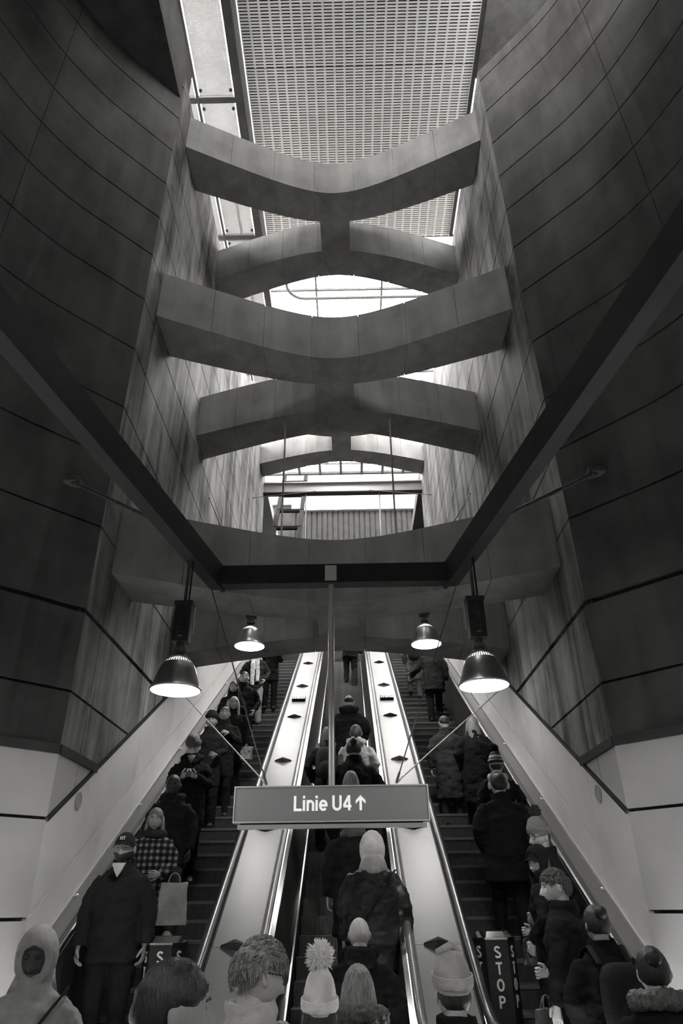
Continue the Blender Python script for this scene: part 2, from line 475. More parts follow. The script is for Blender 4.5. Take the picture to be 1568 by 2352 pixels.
# ------------------------------------------------------------------ concrete X braces across the shaft
def beam_curves(yc_near, ys_near, yc_far, ys_far, b1, b2):
    def mk(yc, ys, b):
        sg = 1 if yc > ys else -1
        k2 = ((abs(yc - ys) + b) ** 2 - b * b) / (W * W)
        return lambda x: yc + sg * (b - math.sqrt(b * b + k2 * x * x))
    return mk(yc_near, ys_near, b1), mk(yc_far, ys_far, b2)
FRONT = (8.45, 7.44, 9.11, 8.33)
REAR = (9.80, 10.50, 10.46, 11.30)
SPLIT = [-W + 0.001, -1.93, -1.16, -0.39, 0.39, 1.16, 1.93, W - 0.001]
def brace(z0, dy, label, group):
    root = empty('concrete_brace', (0, dy + 9.45, z0))
    setp(root, label, 'concrete beam', group)
    h = 0.93
    for (yc, ys, fc, fs_), b1, b2 in ((FRONT, 0.4, 0.55), (REAR, 0.5, 0.4)):
        near, far = beam_curves(yc, ys, fc, fs_, b1, b2)
        for i in range(len(SPLIT) - 1):
            a, b = SPLIT[i], SPLIT[i + 1]
            n = 7; mb = MB(); vs_ = []; fcs = []
            for k in range(n):
                x = a + 0.003 + (b - a - 0.006) * k / (n - 1)
                yn, yf = near(x) - 9.45, far(x) - 9.45
                vs_ += [(x, yn, 0), (x, yf, 0), (x, yf, h), (x, yn, h)]
            for k in range(n - 1):
                q = 4 * k
                for j in range(4): fcs.append((q + (j + 1) % 4, q + j, q + 4 + j, q + 4 + (j + 1) % 4))
            fcs += [(0, 1, 2, 3), (4 * n - 1, 4 * n - 2, 4 * n - 3, 4 * n - 4)]
            mb.add(vs_, fcs).build('beam_segment', M['concrete_beam'], root, 40)
        n = 41; vs_ = []; fcs = []; ii = 0.02
        for k in range(n):
            x = (-W + 0.02) + (2 * W - 0.04) * k / (n - 1)
            yn, yf = near(x) - 9.45 + ii, far(x) - 9.45 - ii
            vs_ += [(x, yn, ii), (x, yf, ii), (x, yf, h - ii), (x, yn, h - ii)]
        for k in range(n - 1):
            q = 4 * k
            for j in range(4): fcs.append((q + (j + 1) % 4, q + j, q + 4 + j, q + 4 + (j + 1) % 4))
        fcs += [(0, 1, 2, 3), (4 * n - 1, 4 * n - 2, 4 * n - 3, 4 * n - 4)]
        MB().add(vs_, fcs).build('beam_core', M['concrete'], root)
    MB().box(-0.3, 0.3, 9.05 - 9.45, 9.86 - 9.45, 0.004, 0.926).build('stem', M['concrete_beam'], root)
    return root
GB = 'X-shaped concrete braces across the shaft'
brace(12.09 + CZ, 0, 'topmost curved X-shaped concrete brace, right below the louvred ceiling', GB)
brace(7.80 + CZ, 0, 'middle curved X-shaped concrete brace, above the black steel frame', GB)
brace(3.50 + CZ, 0, 'lowest curved X-shaped concrete brace, just above the hanging lamps', GB)
brace(12.63 + CZ, 8.1, 'farthest X-shaped concrete brace, seen small in front of the steel roof girder', GB)

# ------------------------------------------------------------------ roof
ZR = 17.45
lou = empty('louvred_ceiling', (0.58, 7.6, ZR))
setp(lou, 'white slotted louvre ceiling of long perforated panels above the shaft', 'ceiling')
def louvre_mesh(w, length, pitch):
    mb = MB(); e = 0.022
    mb.box(0.002, e, 0, length, 0, 0.03); mb.box(w - e, w - 0.002, 0, length, 0, 0.03)
    n = int(length / pitch)
    p = length / n
    for i in range(n):
        mb.box(e, w - e, i * p, i * p + p * 0.54, 0.002, 0.028)
    me = mb.mesh('louvre_panel'); me.materials.append(M['louvre'])
    return me
cw = 0.2115; x_l = -1.86
for y0, y1 in ((5.2, 7.86), (7.872, 12.17)):
    me = louvre_mesh(cw, y1 - y0, 0.059)
    for c in range(23):
        place('louvre_panel', me, lou, (x_l + c * cw - 0.58, y0 - 7.6, 0))
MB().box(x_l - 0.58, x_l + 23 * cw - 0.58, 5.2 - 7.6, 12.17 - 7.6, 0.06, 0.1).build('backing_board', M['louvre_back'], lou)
MB().box(x_l - 0.12 - 0.58, x_l - 0.02 - 0.58, 5.2 - 7.6, 12.17 - 7.6, -0.02, 0.35).build('white_edge', M['fascia'], lou)

# glazed strip left of the louvres
gs = empty('glazed_roof_strip', (-3.2, 8, ZR))
setp(gs, 'glazed roof strip with black steel frame left of the louvred ceiling', 'skylight')
mb = MB().box(-2.16 + 3.2, -1.98 + 3.2, -6, 15, -0.12, 0.12); mb.build('main_frame', M['black_steel'], gs)
mb = MB().box(-3.02 + 3.2, -2.96 + 3.2, -6, 15, -0.06, 0.06); mb.build('main_frame', M['black_steel'], gs)
mb = MB().box(-4.6 + 3.2, -4.5 + 3.2, -6, 15, -0.06, 0.06); mb.build('main_frame', M['black_steel'], gs)
ys = [2.0, 4.9, 8.48, 12.06, 15.64, 19.2, 23.0]
for i, y in enumerate(ys):
    if i: MB().box(-4.5 + 3.2, -2.16 + 3.2, y - 0.06 - 8, y + 0.06 - 8, -0.05, 0.05).build('cross_bar', M['black_steel'], gs)
for i in range(len(ys) - 1):
    for (xa, xb) in ((-2.94, -2.2), (-4.48, -3.05)):
        MB().box(xa + 3.2, xb + 3.2, ys[i] + 0.07 - 8, ys[i + 1] - 0.07 - 8, 0.0, 0.012).build('pane', M['glass_mesh'], gs)
    for yy in (ys[i] + 0.2, ys[i + 1] - 0.2):
        for xx in (-2.9, -2.24):
            MB().lathe([(0.035, -0.03), (0.035, 0.0)], 10, (xx + 3.2, yy - 8, 0)).build('clamp', M['black_steel'], gs)

MB().box(x_l + 23 * cw - 0.58, x_l + 23 * cw - 0.5, 5.2 - 7.6, 12.17 - 7.6, -0.03, 0.3).build('dark_edge', M['black_steel'], lou)
# unseen skylight, added to bring daylight in over the near end
nl = empty('added_skylight', (0.6, 3.6, ZR))
MB().box(-1.1, 2.45, -1.6, 1.58, -0.08, 0.3).build('light_block_panel', M['slab'], nl)  # masks most of the skylight so the upper left bowl stays dark
setp(nl, 'unseen narrow glass skylight added for daylight, before the louvred ceiling, over the near end of the hall', 'skylight')
MB().box(-2.45, -1.1, -1.6, 0.1, -0.08, 0.3).build('light_block_panel', M['slab'], nl)
for i in range(2):
    xx = -2.42 + i * 1.28
    MB().box(xx - 0.04, xx + 0.04, -1.6, 1.58, -0.05, 0.05).build('glazing_bar', M['black_steel'], nl)
    if i < 1: MB().box(xx + 0.04, xx + 1.24, 0.1, 1.58, 0, 0.012).build('pane', M['glass'], nl)

# glass roof above and behind, with its steel
gr = empty('glass_roof', (0, 20, 20.2))
setp(gr, 'pale glass roof with thin steel glazing bars beyond the louvred ceiling', 'glass roof')
xsr = [-7.5, -5.2, -3.0, -0.78, 1.45, 3.7, 5.6, 7.5]
ysr = [12.2, 14.3, 16.4, 18.5, 20.6, 22.7, 24.8, 27.0]
for x in xsr:
    MB().box(x - 0.03, x + 0.03, ysr[0] - 20, ysr[-1] - 20, -0.05, 0.05).build('glazing_bar', M['iron'], gr)
for y in ysr:
    MB().box(xsr[0], xsr[-1], y - 0.03 - 20, y + 0.03 - 20, -0.045, 0.045).build('glazing_bar', M['iron'], gr)
for i in range(len(xsr) - 1):
    for j in range(len(ysr) - 1):
        MB().box(xsr[i] + 0.03, xsr[i + 1] - 0.03, ysr[j] + 0.03 - 20, ysr[j + 1] - 0.03 - 20, 0, 0.012).build('pane', M['glass'], gr)
for i in range(3):
    xa = 3.15 + i * 1.45
    MB().box(xa + 0.03, xa + 1.42, 8.2 - 20, 12.17 - 20, 0, 0.012).build('pane', M['glass'], gr)
    MB().box(xa - 0.03, xa + 0.03, 8.2 - 20, 12.17 - 20, -0.05, 0.05).build('glazing_bar', M['iron'], gr)
# rounded steel edge frame of the roof light
pts = [(-1.75, 12.6, 19.9), (-1.75, 15.6, 19.9)]
for k in range(9):
    a = math.pi - k / 8 * math.pi / 2
    pts.append((-1.15 + 0.6 * math.cos(a), 15.9 + 0.6 * math.sin(a), 19.9))
pts.append((6.0, 16.5, 19.9))
o = MB().tube(pts, 0.05, 8).build('rounded_edge_frame', M['iron'], gr, 60); o.location = (0, -20, -20.2)

# unseen rear clerestory added for daylight, left part blocked to darken that bowl
rc = empty('added_clerestory', (0, 2.0, TOP + 0.5))
setp(rc, 'unseen clerestory band added for daylight over the hall roof, left half blocking light, glazed right half', 'glazing')
MB().box(-9.0, -0.6, -0.1, 0.0, 0, ZR - TOP - 0.5).build('light_block_panel', M['concrete'], rc)
for i in range(5):
    MB().box(-0.55 + i * 1.5, 0.9 + i * 1.5, -0.02, 0.0, 0.0, ZR - TOP - 0.5).build('pane', M['glass'], rc)
    MB().box(-0.6 + i * 1.5, -0.55 + i * 1.5, -0.05, 0.01, 0.0, ZR - TOP - 0.5).build('mullion', M['black_steel'], rc)
# clerestory glazing on both sides, standing on the ledges
for side, nm in ((-1, 'left'), (1, 'right')):
    ct = empty('clerestory_glazing', (side * 7.3, 17, TOP))
    setp(ct, 'clerestory glazing along the %s concourse edge behind the shaft wall' % nm, 'glazing')
    y = 8.7
    while y < 26.9:
        y2 = min(y + 2.6, 27.0)
        hg = 4.8 if side < 0 else 1.5
        MB().box(-0.01, 0.01, y - 17 + 0.03, y2 - 17 - 0.03, 0.05, hg).build('pane', M['glass'], ct)
        if side > 0: MB().box(-0.04, 0.04, y - 17 + 0.03, y2 - 17 - 0.03, hg, 4.85).build('light_block_panel', M['concrete'], ct)  # added above the right panes to cut daylight on the louvres
        MB().box(-0.03, 0.03, y - 17 - 0.03, y - 17 + 0.03, 0.0, 4.85).build('mullion', M['sign_frame'], ct)
        y = y2
# concourse end: siding wall, girder and purlins
ew = empty('concourse_end_wall', (0, 27, UP))
setp(ew, 'far end wall of ribbed grey siding under a pale band', 'wall')
MB().box(-7.5, 7.5, 0.1, 0.3, 0, 19.0 - UP).build('backing', M['siding'], ew)
x = -2.4
while x < 4.2:
    MB().box(x, x + 0.17, 0.04, 0.1, 15.2 - UP, 17.62 - UP).build('siding_board', M['siding'], ew)
    x += 0.24
MB().box(-2.4, 4.2, -0.1, 0.1, 17.62 - UP, 18.0 - UP).build('beam', M['sign_frame'], ew)
MB().box(-7.5, 7.5, 0.0, 0.12, 18.0 - UP, 20.1 - UP).build('pale_band', M['fascia'], ew)
for i, (y, z) in enumerate(((25.0, 18.35), (24.0, 18.7))):
    o = MB().box(-6.5, 6.5, y - 0.06, y + 0.06, z - 0.05, z + 0.05).build('roof_purlin', M['iron'])
    setp(o, ('lower' if i == 0 else 'upper') + ' of the thin horizontal steel purlins under the far glass roof', 'purlin', 'far roof purlins')
for i in range(6):
    xx = -1.5 + i * 0.9 - 0.4
    o = MB().box(xx - 0.05, xx + 0.05, 24.0, 25.05, 18.28, 18.42).bar((xx, 24.0, 18.75), (xx, 24.0, 20.15), 0.05, 0.05, (0, 1, 0)).build('purlin_bracket', M['iron'])
    setp(o, '%s small steel bracket from the left on the far roof purlins' % ('first', 'second', 'third', 'fourth', 'fifth', 'sixth')[i], 'bracket', 'brackets on the far purlins')
gd = empty('roof_girder', (0, 19.85, 14.35))
setp(gd, 'horizontal steel I-girder spanning the far end of the shaft', 'girder')
MB().box(-W, W, -0.12, 0.12, -0.22, -0.18).build('bottom_flange', M['black_steel'], gd)
MB().box(-W, W, -0.12, 0.12, 0.18, 0.22).build('top_flange', M['sign_frame'], gd)
MB().box(-W, W, -0.02, 0.02, -0.18, 0.18).build('web', M['sign_frame'], gd)
# dark steel frame at the left of the far opening
ff = empty('side_window_frame', (-2.2, 21.5, 14))
setp(ff, 'dark steel ladder-like window frame at the left of the far opening', 'window frame')
for x in (-2.55, -1.6):
    MB().bar((x + 2.2, -1, -2.2), (x + 2.2 - 0.1, 4.5, 4.9), 0.12, 0.16, (1, 0, 0)).build('upright', M['black_matte'], ff)
for t in (0.16, 0.34, 0.53, 0.72, 0.9):
    MB().box(-0.42, 0.62, -1 + 5.5 * t - 0.06, -1 + 5.5 * t + 0.06, -2.2 + 7.1 * t - 0.06, -2.2 + 7.1 * t + 0.06).build('rung', M['black_matte'], ff)
# ------------------------------------------------------------------ stairs, escalator and the decks between them
N_STEP = -4.42
N_HAND = -3.60
def inc(x, a, n):
    """point on the slope: a along it, n normal to it, measured from the eye level at y=0"""
    return (x, a * C30 - n * S30, CZ + a * S30 + n * C30)
def incbox(mb, x0, x1, a0, a1, n0, n1):
    return mb.hexa([inc(x0, a0, n0), inc(x1, a0, n0), inc(x1, a1, n0), inc(x0, a1, n0), inc(x0, a0, n1), inc(x1, a0, n1), inc(x1, a1, n1), inc(x0, a1, n1)])
def incquad(mb, prof, a0, a1):
    """closed profile (x, n) swept along the slope"""
    return mb.prism([inc(x, a0, n) for x, n in prof], [inc(x, a1, n) for x, n in prof])
A_LO, A_HI = 4.35, 21.0

def stair_flight(name, root, x0, x1, ny, tread, riser_mesh, mat):
    k = -40
    while True:
        y = ny + tread * k; z = zline(N_STEP, y)
        if z > UP - 0.02: break
        if z > 0.05 and y > 4.9:
            place('step', riser_mesh, root, (0, y - root.location.y, z - root.location.z))
        k += 1
for side, nm in ((-1, 'left'), (1, 'right')):
    st = empty('staircase', (side * 1.71, 5.4, 0))
    setp(st, 'dark stone staircase along the %s wall, full of people going %s' % (nm, 'down' if side < 0 else 'up'), 'staircase')
    mb = MB().box(-0.6, 0.6, 0.0, 0.36, -0.19, 0.0)
    me = mb.mesh('step'); me.materials.append(M['stair'])
    nz = MB().box(-0.6, 0.6, -0.006, 0.03, -0.028, 0.004).mesh('nosing'); nz.materials.append(M['nosing'])
    k = -14
    while True:
        y = 8.64 + 0.312 * k; z = zline(N_STEP, y)
        if z > UP - 0.02: break
        if z > 0.05:
            s = place('step', me, st, (0, y - 5.4, z))
            place('nosing', nz, s)
        k += 1
    # carriage below the steps
    mb = MB(); incquad(mb, [(-0.6, -4.62), (0.6, -4.62), (0.6, -5.1), (-0.6, -5.1)], 4.0, 20.0)
    o = mb.build('carriage', M['stair'], st); o.location = (0, -5.4, 0)
    # wall-side deck strip, its handrail and stringer
    sd = empty('side_handrail', (side * 2.4, 5.4, 0))
    setp(sd, 'black rubber handrail with sloping metal strip along the %s wall' % nm, 'handrail')
    def put(mb, name, mat, sm=None):
        o = mb.build(name, mat, sd, sm); o.location = (-side * 2.4, -5.4, 0); return o
    aa = 4.7
    while aa < 20.6:
        ab = min(aa + 2.15, 20.6)
        mb = MB(); incquad(mb, [(side * 2.40, -3.66), (side * 2.69, N_LOW - 0.006), (side * 2.69, N_LOW - 0.05), (side * 2.40, -3.71)], aa + 0.002, ab - 0.002); put(mb, 'strip_plate', M['strip_steel'])
        mb = MB().ell(inc(side * 2.66, aa + 0.06, N_LOW + 0.02), (0.025, 0.025, 0.02), 10, 6); put(mb, 'bolt_cap', M['chrome'], 60)
        aa = ab
    mb = MB(); incquad(mb, [(side * 2.36, -3.64), (side * 2.40, -3.64), (side * 2.40, -4.6), (side * 2.33, -4.6)], A_LO, 20.6); put(mb, 'stringer', M['dark_panel'])
    pts = [inc(side * 2.32, 20.6, N_HAND), inc(side * 2.32, 5.0, N_HAND)]
    p = Vector(pts[-1])
    for d, dz in ((0.15, -0.06), (0.32, -0.1), (0.6, -0.11), (0.75, -0.16), (0.8, -0.27), (0.74, -0.38), (0.6, -0.42)): pts.append((p.x, p.y - d, p.z + dz))
    put(MB().tube(pts, (0.042, 0.028), 12, ref=(1, 0, 0)) if False else MB().tube(pts, [(0.045, 0.03)] * len(pts), 12, ref=(1, 0, 0)), 'handrail', M['rubber'], 60)
    mb = MB(); incbox(mb, min(side * 2.31, side * 2.35), max(side * 2.31, side * 2.35), 5.0, 20.6, -3.66, -3.63); put(mb, 'guide_profile', M['chrome'])

# middle escalator
es = empty('escalator', (0, 5.4, 0))
setp(es, 'narrow metal escalator in the middle between the two steel decks', 'escalator')
mb = MB().box(-0.43, 0.43, 0.012, 0.34, -0.05, 0.0)
for i in range(29):
    x = -0.42 + i * 0.03
    mb.box(x - 0.009, x + 0.009, 0.0, 0.014, -0.2, 0.002)
mb.box(-0.43, 0.43, 0.012, 0.03, -0.2, -0.05)
me = mb.mesh('step'); me.materials.append(M['step'])
k = -14
while True:
    y = 8.38 + 0.305 * k; z = zline(N_STEP, y)
    if z > UP - 0.02: break
    if z > 0.05: place('step', me, es, (0, y - 5.4, z))
    k += 1
def putE(mb, name, mat, sm=None):
    o = mb.build(name, mat, es, sm); o.location = (0, -5.4, 0); return o
putE(incquad(MB(), [(-0.45, -4.66), (0.45, -4.66), (0.45, -5.1), (-0.45, -5.1)], 4.0, 20.0), 'truss', M['stair'])
for side in (-1, 1):
    putE(incquad(MB(), [(side * 0.435, -4.25), (side * 0.45, -4.25), (side * 0.45, -4.66), (side * 0.435, -4.66)], A_LO, 20.6), 'skirt', M['dark_panel'])
    putE(incquad(MB(), [(side * 0.45, -4.25), (side * 0.55, -3.66), (side * 0.57, -3.66), (side * 0.47, -4.25)], A_LO, 20.6), 'inner_panel', M['dark_panel'])
    mb = MB(); incbox(mb, min(side * 0.535, side * 0.575), max(side * 0.535, side * 0.575), A_LO, 20.6, -3.66, -3.625); putE(mb, 'guide_profile', M['chrome'])
    mb = MB(); incbox(mb, min(side * 0.436, side * 0.452), max(side * 0.436, side * 0.452), A_LO, 20.6, -4.26, -4.235); putE(mb, 'skirt_trim', M['chrome'])
    pts = [inc(side * 0.61, 20.6, N_HAND), inc(side * 0.61, 5.0, N_HAND)]
    p = Vector(pts[-1])
    for d, dz in ((0.15, -0.06), (0.32, -0.1), (0.6, -0.11), (0.75, -0.16), (0.8, -0.27), (0.74, -0.38), (0.6, -0.42)): pts.append((p.x, p.y - d, p.z + dz))
    putE(MB().tube(pts, [(0.033, 0.026)] * len(pts), 12, ref=(1, 0, 0)), 'handrail', M['rubber_grey'], 60)

# two steel decks beside the escalator
for side, nm in ((-1, 'left'), (1, 'right')):
    dk = empty('escalator_deck', (side * 0.86, 5.4, 0))
    setp(dk, 'sloping brushed steel deck with dark diamond studs, %s of the escalator' % nm, 'deck')
    def putD(mb, name, mat, sm=None):
        o = mb.build(name, mat, dk, sm); o.location = (-side * 0.86, -5.4, 0); return o
    studs = [5.74 + 2.145 * i for i in range(8)]
    edges = [A_LO] + studs[:-1] + [20.6]
    for a, b in zip(edges[:-1], edges[1:]):
        mb = MB(); incbox(mb, min(side * 0.655, side * 1.055), max(side * 0.655, side * 1.055), a + 0.002, b - 0.002, -3.67, -3.645); putD(mb, 'deck_plate', M['steel'])
    for i, a in enumerate(studs):
        q = lambda x, da, n: inc(side * 0.855 + x, a + da, -3.645 + n)
        mb = MB().add([q(-0.125, 0, 0), q(-0.04, -0.05, 0), q(0.04, -0.05, 0), q(0.125, 0, 0), q(0.04, 0.05, 0), q(-0.04, 0.05, 0), q(0, 0.02, 0.055), q(0, -0.02, 0.055), q(-0.12, 0, 0.015), q(0.12, 0, 0.015)],
                      [(0, 1, 7, 8), (1, 2, 7), (2, 3, 9, 7), (9, 3, 4, 6), (7, 9, 6), (6, 4, 5), (8, 6, 5, 0), (8, 7, 6), (0, 5, 4, 3, 2, 1)])
        putD(mb, 'diamond_stud', M['black_steel'])
    q = lambda x, da, n: inc(side * 0.855 + x, 13.3 + da, -3.645 + n)
    pl = MB(); incbox(pl, side * 0.855 - 0.13, side * 0.855 + 0.13, 13.2, 13.4, -3.645, -3.60); pl = putD(pl, 'button_box', M['black_steel'])
    for dx in (-0.06, 0.06):
        mb = MB(); incbox(mb, side * 0.855 + dx - 0.05, side * 0.855 + dx + 0.05, 13.22, 13.38, -3.60, -3.594)
        o = mb.build('button_plate', M['chrome'], pl)
        for dd in (-0.025, 0.02):
            mb = MB(); incbox(mb, side * 0.855 + dx + dd - 0.012, side * 0.855 + dx + dd + 0.012, 13.25, 13.35, -3.594, -3.588); mb.build('button', M['black_steel'], pl)
    # edge profiles, stair-side handrail, cheek panels and lower end
    for xa, xb in ((0.648, 0.66), (1.05, 1.064)):
        mb = MB(); incbox(mb, min(side * xa, side * xb), max(side * xa, side * xb), A_LO, 20.6, -3.67, -3.63); putD(mb, 'edge_profile', M['black_steel'])
    putD(incquad(MB(), [(side * 1.07, -3.66), (side * 1.10, -3.66), (side * 1.13, -4.7), (side * 1.07, -4.7)], A_LO, 20.6), 'cheek_panel', M['dark_panel'])
    mb = MB(); incbox(mb, min(side * 1.075, side * 1.12), max(side * 1.075, side * 1.12), A_LO, 20.6, -3.66, -3.628); putD(mb, 'guide_profile', M['chrome'])
    pts = [inc(side * 1.10, 20.6, N_HAND), inc(side * 1.10, 5.0, N_HAND)]
    p = Vector(pts[-1])
    for d, dz in ((0.15, -0.06), (0.32, -0.1), (0.6, -0.11), (0.75, -0.16), (0.8, -0.27), (0.74, -0.38), (0.6, -0.42)): pts.append((p.x, p.y - d, p.z + dz))
    putD(MB().tube(pts, [(0.042, 0.03)] * len(pts), 12, ref=(1, 0, 0)), 'handrail', M['rubber'], 60)
    mb = MB().box(min(side * 0.64, side * 1.07), max(side * 0.64, side * 1.07), 5.05, 5.75, 0, 0.84); putD(mb, 'newel_box', M['steel'])

# ------------------------------------------------------------------ black steel frame hung in the hall
fr = empty('hanging_steel_frame', (0, 6.45, 4.85))
setp(fr, 'black steel box-beam frame hanging over the hall, open towards the camera', 'steel frame')
def put6(mb, name, mat, sm=None):
    o = mb.build(name, mat, fr, sm); o.location = (0, -6.45, -4.85); return o
ZB = 4.85
put6(MB().box(-1.22, 1.20, 6.47, 6.62, ZB, ZB + 0.21), 'cross_beam', M['frame_black'])
for side in (-1, 1):
    def bx(y): return 1.17 + (6.5 - y) * 0.172
    p = [(side * bx(6.62), 6.62), (side * (bx(6.62) + 0.15), 6.62), (side * (bx(-4) + 0.15), -4.0), (side * bx(-4), -4.0)]
    put6(MB().prism([(x, y, ZB) for x, y in p], [(x, y, ZB + 0.23) for x, y in p]), 'side_beam', M['frame_black'])
    p = [(side * (bx(6.62) - 0.0), 6.62), (side * (bx(6.62) + 0.035), 6.62), (side * (bx(-4) + 0.035), -4.0), (side * (bx(-4)), -4.0)]
    put6(MB().prism([(x, y, ZB - 0.03) for x, y in p], [(x, y, ZB) for x, y in p]), 'lip', M['frame_black'])
put6(MB().box(-2.2, 2.2, 0.22, 0.37, ZB, ZB + 0.21), 'cross_beam', M['frame_black'])  # unseen rear beam, added to carry the lamps for the near crowd
put6(MB().box(-0.09, 0.03, 6.462, 6.474, ZB + 0.02, ZB + 0.19), 'node_plate', M['sign_frame'])

def rod(name, a, b, r, mat, label, cat, group=None, ends=True):
    root = empty(name, a)
    setp(root, label, cat, group)
    a = Vector(a); b = Vector(b)
    MB().tube([Vector((0, 0, 0)), b - a], r, 8).build('rod', mat, root, 60)
    if ends:
        d = (b - a).normalized()
        MB().tube([Vector((0, 0, 0)), d * 0.09], [r * 2.0, r * 1.7], 8).build('anchor', mat, root, 60)
    return root
for side, nm in ((-1, 'left'), (1, 'right')):
    r_ = rod('tie_rod', (side * 2.97, 6.53, 6.18), (side * 1.44, 5.5, 4.97), 0.022, M['iron'], 'dark tie rod from the %s concrete wall to the black steel frame' % nm, 'rod', 'tie rods of the steel frame')
    MB().box(-0.09, 0.09, -0.09, 0.09, -0.03, 0.03).build('bracket', M['iron'], r_)
    rod('hanger_rod', (side * 0.96, 10.1, 3.5 + CZ + 0.93), (side * 0.96, 10.1, 7.8 + CZ), 0.016, M['sign_frame'], 'thin vertical hanger rod at %s between the middle and lowest braces' % nm, 'rod', 'vertical hanger rods', False)
    rod('bracing_wire', (side * 2.66, 11.9, 9.2), (side * 1.55, 8.2, 5.9 + 0.5), 0.010, M['iron'], 'thin bracing wire slanting down from the %s shaft wall' % nm, 'wire', 'bracing wires')
    rod('bracing_wire', (side * 2.66, 17.5, 12.6), (side * 0.9, 19.6, 14.1), 0.010, M['iron'], 'far thin bracing wire beside the roof girder at %s' % nm, 'wire', 'bracing wires')
    rod('far_hanger', (side * 1.25, 19.85, 10.0), (side * 1.25, 19.85, 14.15), 0.02, M['sign_frame'], 'pale thin hanger under the far roof girder at %s' % nm, 'rod', 'far hangers', False)

# ------------------------------------------------------------------ sign
sg = empty('direction_sign', (-0.03, 6.47, 2.725))
setp(sg, 'backlit grey hanging sign reading Linie U4 with an upward arrow', 'sign')
w, h = 0.85, 0.148
MB().box(-w + 0.008, w - 0.008, -0.05, 0.05, -h + 0.008, h - 0.008).build('housing', M['black_steel'], sg)
MB().box(-w + 0.015, w - 0.015, -0.062, -0.05, -h + 0.015, h - 0.015).build('face', M['sign_face'], sg)
fm = MB()
for (x0, x1, z0, z1) in ((-w, w, h - 0.012, h), (-w, w, -h, -h + 0.012), (-w, -w + 0.012, -h + 0.012, h - 0.012), (w - 0.012, w, -h + 0.012, h - 0.012)):
    fm.box(x0, x1, -0.07, 0.055, z0, z1)
fm.build('frame', M['sign_frame'], sg)
MB().box(-w + 0.04, w - 0.03, -0.04, 0.03, -h - 0.045, -h - 0.012).build('lower_rail', M['sign_frame'], sg)
MB().box(-w + 0.06, w - 0.06, -0.03, 0.02, -h - 0.014, -h).build('spacer', M['black_steel'], sg)

def arc_pts(cx, cz, rx, rz, a0, a1, n=10):
    return [(cx + rx * math.cos(R(a0 + (a1 - a0) * k / n)), cz + rz * math.sin(R(a0 + (a1 - a0) * k / n))) for k in range(n + 1)]
# upright grotesque letters as thick strokes: unit height 1, stroke width given in letter heights
GLYPH = {
    'L': (0.62, [[(0.08, 1.0), (0.08, 0.0)], [(0.0, 0.075), (0.56, 0.075)]]),
    'i': (0.28, [[(0.1, 0.0), (0.1, 0.72)], [(0.1, 0.83), (0.1, 1.0)]]),
    'n': (0.62, [[(0.09, 0.0), (0.09, 0.72)], [(0.09, 0.5)] + arc_pts(0.28, 0.43, 0.19, 0.21, 130, 0) + [(0.47, 0.0)]]),
    'e': (0.64, [arc_pts(0.30, 0.355, 0.225, 0.29, 0, 318, 18), [(0.09, 0.355), (0.59, 0.355)]]),
    'U': (0.76, [[(0.085, 1.0), (0.085, 0.34)] + arc_pts(0.335, 0.34, 0.25, 0.265, 180, 360, 14) + [(0.585, 1.0)]]),
    '4': (0.66, [[(0.44, 0.0), (0.44, 1.0)], [(0.42, 0.96), (0.07, 0.32)], [(0.03, 0.28), (0.6, 0.28)]]),
    ' ': (0.30, []),
    'S': (0.66, [arc_pts(0.31, 0.735, 0.23, 0.19, 20, 270, 12) + arc_pts(0.31, 0.265, 0.25, 0.19, 90, -160, 12)]),
    'T': (0.64, [[(0.0, 0.925), (0.62, 0.925)], [(0.31, 0.9), (0.31, 0.0)]]),
    'O': (0.76, [arc_pts(0.35, 0.5, 0.28, 0.425, 0, 360, 24)]),
    'P': (0.64, [[(0.085, 0.0), (0.085, 1.0)], [(0.085, 0.925), (0.32, 0.925)] + arc_pts(0.32, 0.70, 0.20, 0.225, 90, -90, 12) + [(0.085, 0.475)]]),
}
def glyph_mesh(body, size, sw=0.15, depth=0.004):
    """letters standing in the xz plane, facing -y, starting at the origin; returns builder and width"""
    mb = MB(); x0 = 0.0
    for ch in body:
        adv, strokes = GLYPH[ch]
        for st in strokes:
            P = [Vector((x0 + p[0] * size, p[1] * size)) for p in st]
            hw = sw * size / 2; Ls = []; Rs = []
            for k in range(len(P)):
                d = (P[min(k + 1, len(P) - 1)] - P[max(k - 1, 0)]).normalized(); nn = Vector((-d.y, d.x)) * hw
                Ls.append(P[k] + nn); Rs.append(P[k] - nn)
            for k in range(len(P) - 1):
                q = [Rs[k], Rs[k + 1], Ls[k + 1], Ls[k]]
                dd = depth + 0.0004 * strokes.index(st)
                mb.prism([(v.x, 0, v.y) for v in q], [(v.x, -dd, v.y) for v in q])
        x0 += adv * size
    return mb, x0
def text_obj(name, body, size, mat, parent, loc, rz, center=False, sw=0.15):
    mb, wd = glyph_mesh(body, size, sw)
    if center: mb.v = [(x - wd / 2 + 0.02 * size, y, z) for x, y, z in mb.v]
    me = mb.mesh(name); me.materials.append(mat)
    return place(name, me, parent, loc, (0, 0, rz))
xx = -0.325
for ch in 'Linie U4':
    if ch != ' ': text_obj('letter', ch, 0.122, M['sign_text'], sg, (xx, -0.062, -0.058), 0, sw=0.165)
    xx += GLYPH[ch][0] * 0.122
ar = [(0.245, -0.058), (0.266, -0.058), (0.266, 0.026), (0.298, -0.006), (0.298, 0.022), (0.2555, 0.064), (0.213, 0.022), (0.213, -0.006), (0.245, 0.026)]
MB().prism([(x, -0.062, z) for x, z in ar], [(x, -0.066, z) for x, z in ar]).build('arrow', M['sign_text'], sg)
pole = MB().tube([(0, 0, 0), (0, 0, ZB - 2.873)], 0.03, 14)
